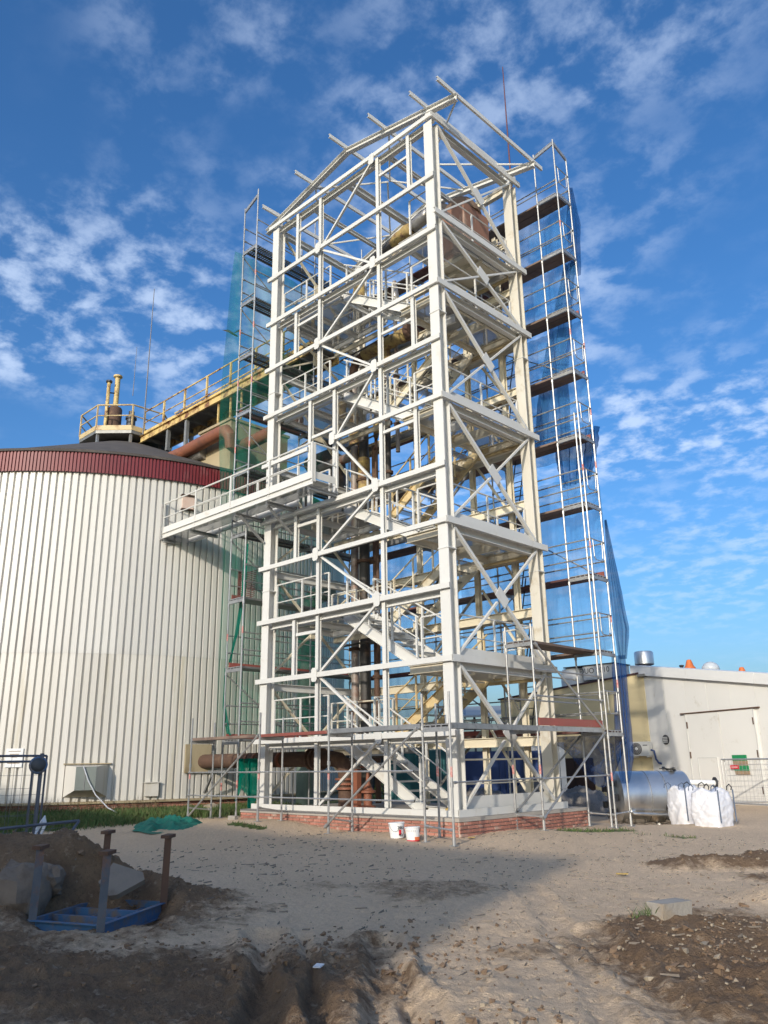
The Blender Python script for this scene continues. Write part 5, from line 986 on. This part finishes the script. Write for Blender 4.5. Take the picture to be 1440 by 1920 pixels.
def bigbag(px0, px1, pyb, pyt, lab, seed):
    cb_ = on('z', .03, (px0+px1)/2, pyb-6); cb_ = on('z', gz(cb_[0], cb_[1]), (px0+px1)/2, pyb-6); zb0 = gz(cb_[0], cb_[1])-.02; d = np.hypot(*(cb_[:2]-CAM[:2])); wd = (px1-px0)/FPX*d*.86; ht = (pyb-pyt)/FPX*d*.98; o = thing('big_bag', lab, 'bag', (cb_[0], cb_[1], zb0), 'white big bags')
    r = math.atan2(cF[0], cF[1])*-1+seed*.3; ca, sa = math.cos(r), math.sin(r); m = MB(); nu, nv = 72, 40; pts = []
    for j in range(nv+1):
        v = j/nv
        for i in range(nu):
            t = 2*math.pi*i/nu; k = (abs(math.cos(t))**5+abs(math.sin(t))**5)**(-1/5); rad = wd/2*k*(.90+.13*math.sin(math.pi*min(v*1.15, 1))-.10*(v > .93)*(v-.93)/.07); x = rad*math.cos(t); y = rad*math.sin(t)
            g = 1+.14*wob(x*4+seed*7, y*4+v*3, 1.5)+.10*wob(v*7+seed+t*2, t*3, 2)+.05*wob(v*17+seed, t*9+v*6, 2); z = ht*v*(1-.10*(v > .7)*(v-.7)/.3*(1-math.cos(4*t)*.5))+.05*wob(t*2+seed, v*2)*v
            pts.append((cb_[0]+ca*x*g-sa*y*g, cb_[1]+sa*x*g+ca*y*g, zb0+z))
    fs = [(j*nu+i, j*nu+(i+1) % nu, (j+1)*nu+(i+1) % nu, (j+1)*nu+i) for j in range(nv) for i in range(nu)]; top = len(pts); pts.append((cb_[0], cb_[1], zb0+ht*.86)); fs += [(nv*nu+i, nv*nu+(i+1) % nu, top) for i in range(nu)]
    m.add(pts, fs).build('sack', 'bag', o, True)
    for sx, sy in ((-1, -1), (1, -1), (1, 1), (-1, 1)):
        x, y = sx*wd*.40, sy*wd*.40; b0 = V(cb_[0]+ca*x-sa*y, cb_[1]+sa*x+ca*y, zb0+ht*.88); u = V(ca, sa, 0)*.09
        MB().path([b0-u, b0-u*.8+V(0, 0, .09), b0+V(0, 0, .14)+u*.4, b0+u*1.3+V(0, 0, .07), b0+u], .014, 5).build('lifting_loop', 'black' if sx > 0 else 'strap', o)
    for sx in (-.35, .42):
        x, y = sx*wd, -wd*.515; b0 = V(cb_[0]+ca*x-sa*y, cb_[1]+sa*x+ca*y, zb0); MB().path([b0+V(0, 0, ht*.90), b0+V(0, 0, ht*.5), b0+V(0, 0, ht*.12)], .018, 5).build('webbing', 'strap', o)
bigbag(1262, 1318, 1549, 1482, 'smaller slumped white big bag beside the stainless vessel', 1)
bigbag(1308, 1370, 1555, 1490, 'larger white big bag with dark lifting loops in front of the slumped one', 2)
# ================================================================== FENCES
def mesh_panel(name, lab, p0, u, up, wd, ht, m, group, nx, nz, r=.021, wr=.004):
    p0 = np.array(p0, float); u = np.array(u, float); u /= np.linalg.norm(u); up = np.array(up, float); up /= np.linalg.norm(up); o = thing(name, lab, 'fence', p0, group)
    for a, b_, nme in ((p0, p0+up*ht, 'upright'), (p0+u*wd, p0+u*wd+up*ht, 'upright'), (p0+up*ht, p0+u*wd+up*ht, 'rail'), (p0+up*.12, p0+u*wd+up*.12, 'rail')): MB().tube(a, b_, r, 8).build(nme, m, o)
    q = MB()
    for k in range(1, nx): q.tube(p0+u*wd*k/nx+up*.12, p0+u*wd*k/nx+up*ht, wr, 3)
    for k in range(1, nz): q.tube(p0+up*(.12+(ht-.12)*k/nz), p0+u*wd+up*(.12+(ht-.12)*k/nz), wr, 3)
    q.build('wire_mesh', m, o); return o
fa = hor(1364, 1513, 29); fb = hor(1364, 1424, 29); hgt = float(fb[2]-fa[2])+.0
fdir = wp(1, 0, 0)-wp(0, 0, 0); mesh_panel('site_fence', 'galvanised mesh site fence panel in front of the white gate', (fa[0], fa[1], fa[2]), fdir*1.0+V(.1, -.02, 0), (0, 0, 1), 3.4, hgt, 'fence_galv', 'mesh fence panels by the hall', 24, 8, .024)
mesh_panel('site_fence', 'galvanised mesh site fence panel running back beside the big bags', (fa[0]+.05, fa[1]+.1, fa[2]), (.55, .8, 0), (.0, 0, 1), 3.0, hgt, 'fence_galv', 'mesh fence panels by the hall', 20, 8, .024)
pt = hor(88, 1417, 14.2); gl = gz(pt[0], pt[1]); fd = V(*(hor(0, 1430, 14.0)-pt)[:2], 0); ht_ = float(pt[2]-gl)
mesh_panel('mesh_fence', 'upright dark mesh fence panel in front of the tank', (pt[0], pt[1], gl-.05), fd, (.0, 0, 1), 2.4, ht_+.05, 'fence', 'dark mesh fence panels by the spoil heap', 14, 6, .017, .003)
pt2 = hor(63, 1424, 14.6); mesh_panel('mesh_fence', 'second dark mesh fence panel just behind the upright one', (pt2[0], pt2[1], gl-.05), fd+V(-.15, .12, 0), (0, 0, 1), 2.4, float(pt2[2]-gl)+.02, 'fence', 'dark mesh fence panels by the spoil heap', 9, 4, .018, .003)
a = hor(148, 1539, 12.9); b_ = hor(0, 1554, 12.7); c_ = hor(112, 1592, 12.6); mesh_panel('mesh_fence', 'dark mesh fence panel lying tilted behind the spoil heap', c_+(c_-a)*.6, b_-a, a-c_, 2.2, float(np.linalg.norm(a-c_))*1.6, 'fence', 'dark mesh fence panels by the spoil heap', 14, 7, .02, .003)
pole = hor(85, 1415, 14.0); solo(MB().tube((pole[0]+.03, pole[1]-.06, gl-.1), (pole[0]+.03, pole[1]-.06, pole[2]+.02), .032, 8), 'fence_pole', 'fence', 'thick dark steel pole holding the mesh fence panels', 'pole')
bh = hor(72, 1434, 13.9); o = thing('hard_hat', 'dark blue hard hat hanging on the mesh fence', 'hard hat', bh); vd = (CAM-bh); vd[2] = 0; vd /= np.linalg.norm(vd)
MB().lathe(bh, [(.115, -.02), (.11, .0), (.095, .035), (.06, .055), (.005, .062)], 18, vd*.9+V(0, 0, .25)).build('shell', 'shed_dark', o, True); MB().lathe(bh, [(.13, -.05), (.135, -.01), (.115, .005)], 18, vd*.9+V(0, 0, .25)).build('brim', 'blue_paint', o, True)
tp = hor(84, 1532, 13.85); q = MB().path([tp+V(0, 0, .02), tp+V(.03, -.04, -.06), tp+V(-.03, -.08, -.16), tp+V(-.01, -.12, -.27)], .02, 4, [.012, .035, .03, .01]).path([tp, tp+V(.04, .0, -.1), tp+V(.01, -.03, -.22), tp+V(-.03, -.06, -.34)], .02, 4, [.012, .03, .02, .01]); solo(q, 'barrier_tape', 'tape', 'torn white barrier tape tied to the dark fence pole', 'tape')

# ================================================================== FOREGROUND THINGS
zf = -.12
bf = thing('shoring_frame', 'blue steel base frame with four rusty posts standing in the mud', 'steel frame', (10.3, -9.9, zf))
def gp_(px, py): return on('z', zf, px, py)
FL, FR, BR = gp_(55, 1765), gp_(184, 1776), gp_(303, 1728); BL = FL+(BR-FR); tops = {0: 1592, 1: 1602, 2: 1571, 3: 1563}
for k, (P_, px) in enumerate(((FL, 55), (FR, 184), (BR, 303), (BL, 192))):
    d = np.hypot(*(P_[:2]-CAM[:2])); ztop = float(hor(px+8, tops[k], d)[2]); fwd = V(*((CAM-P_)[:2]), 0); fwd /= np.linalg.norm(fwd)
    ps = MB().prism(P_-V(0, 0, .3), (P_[0]+.02, P_[1]+.01, ztop), Ipoly(.09, .08, .011, .009), fwd).build('post', 'blue_rust' if k in (0, 1) else 'rust', bf)
    MB().obox((P_[0]+.02, P_[1]+.01, ztop+.02), V(.058, .02, 0), V(-.02, .058, .006), V(0, 0, .018)).build('post_cap', 'rust', ps)
zz = .07
def lift(p, z): return V(p[0], p[1], zf+z)
for a_, b_ in ((FL, FR), (FR, BR), (BR, BL), (BL, FL)): MB().prism(lift(a_, .13), lift(b_, .13), Upoly(.15, .05)).build('frame_beam', 'blue_paint', bf)
for t in (.3, .62): MB().bar(lift(FL+(BL-FL)*t, .15), lift(FR+(BR-FR)*t, .15), .06, .08).build('cross_rung', 'blue_paint', bf)
for t in (.35, .7): MB().bar(lift(FL+(FR-FL)*t, .11), lift(BL+(BR-BL)*t, .11), .04, .05).build('tie_bar', 'blue_paint', bf)
def rock(c, s, m, name, lab, cat, seed, group=None, flat_=1.0):
    q = MB(); nu, nv = 16, 10; pts = []
    for j in range(nv+1):
        ph = math.pi*j/nv
        for i in range(nu):
            t = 2*math.pi*i/nu; d = V(math.sin(ph)*math.cos(t), math.sin(ph)*math.sin(t), math.cos(ph)); r = 1+.7*wob(d[0]*2+seed, d[1]*2+d[2]*1.7, 1.2)+.25*wob(d[0]*6+seed, d[2]*6+d[1]*5, 1)
            pts.append(np.array(c)+d*r*np.array(s)*V(1, 1, flat_))
    q.add(pts, [(j*nu+i, j*nu+(i+1) % nu, (j+1)*nu+(i+1) % nu, (j+1)*nu+i) for j in range(nv) for i in range(nu)]); return solo(q, name, m, lab, cat, group, 'auto')
bl_ = hor(28, 1695, 10.55); rock((bl_[0], bl_[1], .22), (.33, .33, .36), 'stone', 'boulder', 'large pale boulder half buried in the spoil heap behind the shoring frame', 'boulder', 2)
bl_ = hor(84, 1668, 10.75); rock((bl_[0], bl_[1], .36), (.24, .2, .2), 'stone', 'boulder', 'smaller pale boulder lying against the large one on the spoil heap', 'boulder', 5)
sp_ = hor(228, 1650, 10.6); u = V(.72, .69, -.08); v_ = V(-.45, .5, .60); v_ /= np.linalg.norm(v_); q = MB(); pn = [(-.24, -.08), (-.06, -.25), (.02, -.23), (.27, .0), (.22, .10), (-.16, .2)]
nrm = np.cross(u, v_); q.add([sp_+u*a_+v_*b_+nrm*s for s in (-.035, .035) for a_, b_ in pn], [tuple(range(5, -1, -1)), tuple(range(6, 12))]+[(i, (i+1) % 6, 6+(i+1) % 6, 6+i) for i in range(6)]); solo(q, 'broken_slab', 'slab', 'broken concrete slab leaning on the slope of the spoil heap', 'slab')
kb = on('z', .06, 1256, 1716); u = V(.28, .96, 0); s_ = V(.96, -.28, 0); q = MB().obox((kb[0], kb[1], gz(kb[0], kb[1])+.10), u*.21, s_*.11, V(.008, 0, .085)); solo(q, 'concrete_block', 'kerb', 'single grey concrete kerb block lying on the pale sand', 'concrete block')
# buckets
def bucket(px, py, r, h, lab, kind):
    p = on('z', gz(*on('z', .1, px, py)[:2]), px, py); o = thing('bucket', lab, 'bucket', p); tilt = V(-.04, -.03, 1)
    MB().lathe(p, [(r*.86, 0), (r, h*.93), (r*1.06, h*.93), (r*1.06, h*.97), (r*1.0, h), (.01, h)], 28, tilt).build('body', 'bucket', o, 'auto'); vd = CAM-p; vd[2] = 0; vd /= np.linalg.norm(vd); rgt = np.cross((0, 0, 1), vd)*-1; rgt = V(-vd[1], vd[0], 0)
    def arc(a0, a1, z0, z1, m, nm, off=.003):
        q = MB(); n_ = 10; vs_ = []
        for z in (z0, z1):
            rr_ = r*(.86+.14*z/(h*.93))+off
            for k in range(n_+1): a = a0+(a1-a0)*k/n_; d = vd*math.cos(a)+rgt*math.sin(a); vs_.append(p+d*rr_+V(-.04, -.03, 1)*z)
        q.add(vs_, [(k, k+1, n_+1+k+1, n_+1+k) for k in range(n_)]).build(nm, m, o, True)
    if kind == 'a':
        arc(.25, .62, h*.22, h*.55, 'red_print', 'red_square')
        for k, tx in enumerate(('200', '40')):
            a = .32; d = vd*math.cos(a)+rgt*math.sin(a); lettering(tx, .085, o, p+d*(r*.99+.004)+V(-.03, -.02, 1)*h*(.68-.46*k)+rgt*.02, rgt*math.cos(a)-vd*math.sin(a), (0, 0, 1), 'black')
        MB().path([p+V(0, 0, h*.9)+(vd*math.cos(a)+rgt*math.sin(a))*(r*1.05+.005)-V(0, 0, .14*math.sin((a+1.2)/1.9*math.pi)) for a in np.linspace(-1.2, .5, 8)], .004, 4).build('wire_handle', 'dark_grey', o)
    else:
        arc(-1.4, 1.5, .004, h*.10, 'red_print', 'red_band'); arc(.25, 1.45, h*.10, h*.32, 'orange_print', 'orange_panel')
        for k in range(6): arc(-.95+k*.25, -.80+k*.25, h*.66, h*.80, 'ac_grey', 'printed_letter_block')
        arc(1.2, 1.5, h*.6, h*.85, 'black', 'dark_panel')
bucket(745, 1571, .165, .30, 'white plastic bucket with black and red print by the brick plinth', 'a'); bucket(775, 1577, .15, .27, 'white paint bucket with orange and red base band by the plinth', 'b')
c = on('z', .15, 826, 1560); heap((c[0]+.1, c[1]+.15, .1), .75, .4, .42, 'yellow_rag', 'insulation_scrap', 'crumpled yellow insulation scrap against the plinth corner', 'scrap', .3, 4, 26, 18, 1.4)
q = MB()
for k in range(5): a = V(c[0]+.1+random.uniform(-.1, .1), c[1]+.05, .5); q.path([a, a+V(random.uniform(-.1, .1), -.1, -.1), a+V(random.uniform(-.15, .15), -.15, -.3)], .01, 4)
solo(q, 'cable_tangle', 'rust_red', 'small tangle of reddish cables over the yellow scrap', 'cable')
for (px, py, lab) in ((884, 1572, 'yellow strip of packaging on the sand right of the plinth corner'), (420, 1532, 'yellow scrap on the sand at the left foot of the plinth'), (1165, 1626, 'small yellow strip lying on the open sand')):
    c = on('z', .1, px, py); solo(MB().obox((c[0], c[1], gz(c[0], c[1])+.03), V(.10, -.05, .01), V(.012, .025, 0), V(0, 0, .008)), 'yellow_scrap', 'yellow_rag', lab, 'scrap', 'yellow scraps on the sand')
c = on('z', 0, 597, 1838); solo(MB().obox((c[0], c[1], gz(c[0], c[1])+.02), V(.03, .012, 0), V(-.01, .03, .006), V(0, 0, .004)), 'paper_scrap', 'tape', 'small white paper scrap in the dark wheel rut', 'scrap')
c = on('z', .3, 395, 1522); rock((c[0], c[1], gz(c[0], c[1])+.1), (.28, .2, .14), 'clod_pale', 'sand_bag', 'pale lumpy sandbag at the foot of the left scaffold', 'sandbag', 8)
c = on('z', .25, 437, 1538); solo(MB().obox((c[0], c[1], gz(c[0], c[1])+.05), V(.12, .02, 0), V(-.01, .06, 0), V(0, 0, .05)), 'loose_brick', 'kerb', 'loose grey brick on the sand by the left scaffold', 'brick')

# ================================================================== BEHIND THE TOWER
def at_ground(px, d, z=0.0): p = hor(px, 1450, d); return V(p[0], p[1], z)
c = at_ground(930, 33); bc = thing('blue_container', 'dark blue steel container seen through the tower base', 'container', c); r_ = V(cR[0], cR[1], 0); f_ = V(cF[0], cF[1], 0); r_ /= np.linalg.norm(r_); f_ /= np.linalg.norm(f_)
pl_, pr_ = at_ground(862, 33), at_ground(1015, 33); wv_ = np.linalg.norm(pr_-pl_); MB().obox((pl_+pr_)/2+V(0, 0, .95), r_*wv_/2, f_*1.1, V(0, 0, 1.0)).build('box', 'blue_box', bc)
for k in range(14): MB().obox(pl_+(pr_-pl_)*(k+.5)/14-f_*1.12+V(0, 0, .95), r_*.05, f_*.02, V(0, 0, .9)).build('rib', 'blue_box', bc)
pl_, pr_ = at_ground(722, 31), at_ground(858, 31); wv_ = np.linalg.norm(pr_-pl_); tb = thing('teal_container', 'teal covered stack seen between the lowest stair flights', 'container', (pl_+pr_)/2); MB().obox((pl_+pr_)/2+V(0, 0, .95), r_*wv_/2, f_*.9, V(0, 0, 1.05)).build('cover', 'teal_box', tb)
for k in range(6): MB().obox(pl_+(pr_-pl_)*(k+.5)/6-f_*.93+V(0, 0, .95), r_*.04, f_*.03, V(0, 0, 1.0)).build('fold', 'teal_box', tb)
pl_, pr_ = at_ground(985, 36), at_ground(1062, 36); wf = thing('sheet_fence', 'pale sheet metal fence behind the tower base', 'fence', (pl_+pr_)/2)
for k in range(7): MB().obox(pl_+(pr_-pl_)*(k+.5)/7+V(0, 0, 1.1), r_*(np.linalg.norm(pr_-pl_)/14-.01), f_*.03, V(0, 0, 1.2)).build('sheet', 'white_wall', wf)
for (px, d, lx, ly_, h, lab, sd2) in ((900, 27.5, 4.2, 2.5, 1.0, 'pale sand heap behind the tower base', 1), (1005, 28.5, 3.4, 2.4, 1.35, 'grey gravel heap behind the right tower leg', 2), (1085, 29, 4.0, 2.4, .95, 'grey gravel heap in front of the dark brown door', 3)):
    p = at_ground(px, d); o = heap((p[0], p[1], -.02), lx, ly_, h, 'gravel', 'gravel_heap', lab, 'heap', -.7, sd2, 46, 30, .7)
pA, pB = at_ground(840, 55), at_ground(1060, 55); sh = thing('open_shed', 'distant open shed with dark roof and lattice trusses behind the tower', 'shed', (pA+pB)/2); wv_ = np.linalg.norm(pB-pA); u = (pB-pA)/wv_
MB().obox((pA+pB)/2+V(0, 0, 4.9)+f_*3, u*wv_/2, f_*3.5+V(0, 0, .5), V(0, 0, .06)).build('roof', 'hall_grey', sh)
for k in range(9): p = pA+u*wv_*k/8; MB().tube(p+V(0, 0, -.1), p+V(0, 0, 4.4), .07, 6).build('post', 'shed_dark', sh)
MB().tube(pA+V(0, 0, 4.4), pB+V(0, 0, 4.4), .05, 6).tube(pA+V(0, 0, 3.6), pB+V(0, 0, 3.6), .05, 6).build('chord', 'shed_dark', sh)
for k in range(24): p = pA+u*wv_*k/24; q_ = pA+u*wv_*(k+1)/24; MB().tube(p+V(0, 0, 3.6 if k % 2 else 4.4), q_+V(0, 0, 4.4 if k % 2 else 3.6), .03, 5).build('web_bar', 'shed_dark', sh)
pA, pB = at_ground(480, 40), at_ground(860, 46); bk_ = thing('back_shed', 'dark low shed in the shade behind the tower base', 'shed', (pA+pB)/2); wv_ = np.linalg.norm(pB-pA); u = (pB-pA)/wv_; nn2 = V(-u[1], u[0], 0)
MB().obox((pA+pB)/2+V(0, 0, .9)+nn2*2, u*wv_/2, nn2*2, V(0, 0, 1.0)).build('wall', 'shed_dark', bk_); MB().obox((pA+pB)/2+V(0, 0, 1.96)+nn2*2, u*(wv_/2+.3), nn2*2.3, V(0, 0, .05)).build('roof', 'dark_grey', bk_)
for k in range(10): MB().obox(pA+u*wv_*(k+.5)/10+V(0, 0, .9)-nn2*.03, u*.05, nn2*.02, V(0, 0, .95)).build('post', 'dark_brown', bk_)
for (px, d, h, lab, m) in ((655, 34, 1.5, 'dark evergreen shrub behind the plinth left of the stairs', 'grass'),):
    p = at_ground(px, d); o = thing('shrub', lab, 'shrub', p); q = MB()
    for k in range(1500):
        a = rng.normal(0, 1, 3)*V(1.3, 1.0, .5); a[2] = abs(a[2])*1.0; cc = p+a*h*.6; dd = rng.normal(0, 1, 3); dd /= np.linalg.norm(dd); d2 = np.cross(dd, rng.normal(0, 1, 3)); d2 /= np.linalg.norm(d2); q.add([cc-dd*.07, cc+d2*.04, cc+dd*.07, cc-d2*.04], [(0, 1, 2, 3)])
    q.build('foliage', m, o); MB().tube(p-V(0, 0, .2), p+V(0, 0, .8), .05, 6).build('stem', 'wood', o)
# hall behind the viewer whose shadow lies over the foreground
shd = thing('storage_hall', 'long plain grey storage hall on the sunny side of the yard', 'building', (-10, -38, 0))
HX1, HY1, HH = 21.9, -31.0, 10.75
MB().box(-70, HX1, -46, HY1, -.2, HH-.4).build('wall', 'hall_grey', shd); MB().box(-70.2, HX1+.05, -46.2, HY1+.15, HH-.398, HH).build('roof', 'dark_grey', shd)
for k in range(8): MB().box(-60+k*10, -56+k*10, HY1+.002, HY1+.06, 0, 4).build('door', 'white_wall', shd)

# ================================================================== GROUND COVER
def scatter_blades(n, fn, hmin, hmax, wd, m, name, lab, lean=.35):
    q_v = []; q_f = []
    for _ in range(n):
        x, y = fn()
        if x is None: continue
        z = 0; a = random.uniform(0, 6.28); h = random.uniform(hmin, hmax); lx, ly_ = random.gauss(0, lean)*h, random.gauss(0, lean)*h; c_, s_ = math.cos(a)*wd, math.sin(a)*wd; k = len(q_v)
        q_v += [(x-c_, y-s_, z), (x+c_, y+s_, z), (x+lx*.4+c_*.7, y+ly_*.4+s_*.7, h*.55), (x+lx*.4-c_*.7, y+ly_*.4-s_*.7, h*.55), (x+lx, y+ly_, h)]; q_f += [(k, k+1, k+2, k+3), (k+3, k+2, k+4)]
    v = np.array(q_v); base = np.repeat(height(v[::5, 0], v[::5, 1]), 5); v[:, 2] += base-.01
    mm_ = MB(); mm_.v = [tuple(t) for t in v]; mm_.f = q_f; mm_.m = [0]*len(q_f); o = mm_.build(name, m); o['kind'] = 'stuff'; o['label'] = lab; o['category'] = 'grass'; return o
gxs = rng.uniform(-9, 0, 90000); gys = rng.uniform(-8.5, 3, 90000); gm_ = grass_mask(gxs, gys); keep = (gm_ > rng.random(90000)*.9+.05) & (np.hypot(gxs-TC[0], gys-TC[1]) > TR+.05); gi = np.stack([gxs[keep], gys[keep]], 1); it = iter(gi[:26000])
scatter_blades(min(26000, len(gi)), lambda: tuple(next(it)), .06, .26, .012, 'grass', 'grass', 'green grass growing along the foot of the tank')
def weeds():
    a = random.uniform(-2.2, -.3); r = TR+random.uniform(.08, .5); return TC[0]+r*math.cos(a), TC[1]+r*math.sin(a)
scatter_blades(2600, weeds, .15, .55, .008, 'drygrass', 'dry_weeds', 'dry brown weed stems against the tank brickwork', .25)
gxs = rng.uniform(1, 15, 60000); gys = rng.uniform(-4, 7, 60000); gm_ = grass_mask(gxs, gys); keep = (gm_ > rng.random(60000)*.8+.2); gi2 = np.stack([gxs[keep], gys[keep]], 1)[:9000]; it2 = iter(gi2)
scatter_blades(len(gi2), lambda: tuple(next(it2)), .03, .10, .010, 'grass', 'grass', 'sparse low grass tufts in the sand round the tower and big bags', .6)
c = on('z', 0, 1220, 1728)
scatter_blades(90, lambda: (c[0]+random.gauss(0, .07), c[1]+random.gauss(0, .07)), .05, .14, .006, 'grass', 'grass', 'small green grass tuft beside the concrete block', .5)
def clods(n, regs, smin, smax, m, name, lab):
    vv = []; ff = []; pts = []
    for _ in range(n):
        cx, cy, sx = random.choice(regs); pts.append((random.gauss(cx, sx), random.gauss(cy, sx)))
    pts = np.array(pts); hz = height(pts[:, 0], pts[:, 1])
    for (x, y), z in zip(pts, hz):
        s = random.uniform(smin, smax)*(1 if random.random() < .85 else 1.8); k = len(vv); R3 = [V(*rng.normal(0, 1, 3)) for _ in range(8)]
        for i, (a_, b_, d_) in enumerate(((-1, -1, -1), (1, -1, -1), (1, 1, -1), (-1, 1, -1), (-1, -1, 1), (1, -1, 1), (1, 1, 1), (-1, 1, 1))):
            o_ = V(a_, b_, d_*.7)*.6+R3[i]*.25; vv.append((x+o_[0]*s, y+o_[1]*s, z+s*.25+o_[2]*s))
        ff += [tuple(k+t for t in f) for f in ((0, 3, 2, 1), (4, 5, 6, 7), (0, 1, 5, 4), (1, 2, 6, 5), (2, 3, 7, 6), (3, 0, 4, 7))]
    mm_ = MB(); mm_.v = vv; mm_.f = ff; mm_.m = [0]*len(ff); o = mm_.build(name, m); o['kind'] = 'stuff'; o['label'] = lab; o['category'] = 'soil'
REG = [(14.9, -6.4, .6), (15.8, -7.5, .6), (15.6, -5.4, .8), (15.3, -10, .45), (15.3, -3.5, .5), (13.6, -.6, .7), (12.6, -9.4, .6), (11.5, -10.8, .8), (8.2, -9.6, .8), (9.3, -8.6, .5), (13.3, -8.3, .7)]
clods(2300, REG, .004, .022, 'clod', 'soil_clods', 'brown soil clods scattered over the churned ground')
clods(800, REG[:6], .004, .02, 'clod_pale', 'pale_clods', 'pale clay crumbs mixed into the churned ground on the right')
clods(300, [(10, -4, 2.5), (12, -5, 2), (7, -4, 2.5), (13, -2.5, 1.5)], .003, .011, 'clod', 'soil_crumbs', 'fine dark crumbs scattered over the open sand')

vv = []; ff = []; tp_ = np.stack([rng.uniform(3, 15.5, 1900), rng.uniform(-9.5, 3.5, 1900)], 1); th_ = height(tp_[:, 0], tp_[:, 1])
for (x, y), z in zip(tp_, th_):
    ln = random.uniform(.01, .04)*random.choice((.6, 1, 1, 2.2)); a_ = random.uniform(0, 3.14); dx, dy = math.cos(a_)*ln, math.sin(a_)*ln; w_ = random.uniform(.002, .006); k = len(vv); nx_, ny_ = -math.sin(a_)*w_, math.cos(a_)*w_
    vv += [(x-dx+nx_, y-dy+ny_, z), (x-dx-nx_, y-dy-ny_, z), (x+dx-nx_, y+dy-ny_, z), (x+dx+nx_, y+dy+ny_, z), (x-dx, y-dy, z+w_*2.2), (x+dx*.9, y+dy*.9+w_, z+w_*2+random.uniform(0, .02))]; ff += [(k, k+1, k+4), (k+1, k+2, k+5, k+4), (k+3, k, k+4, k+5), (k+2, k+3, k+5)]
mm_ = MB(); mm_.v = vv; mm_.f = ff; mm_.m = [0]*len(ff); o = mm_.build('twigs', 'wood'); o['kind'] = 'stuff'; o['label'] = 'small twigs and splinters strewn over the sand'; o['category'] = 'twigs'
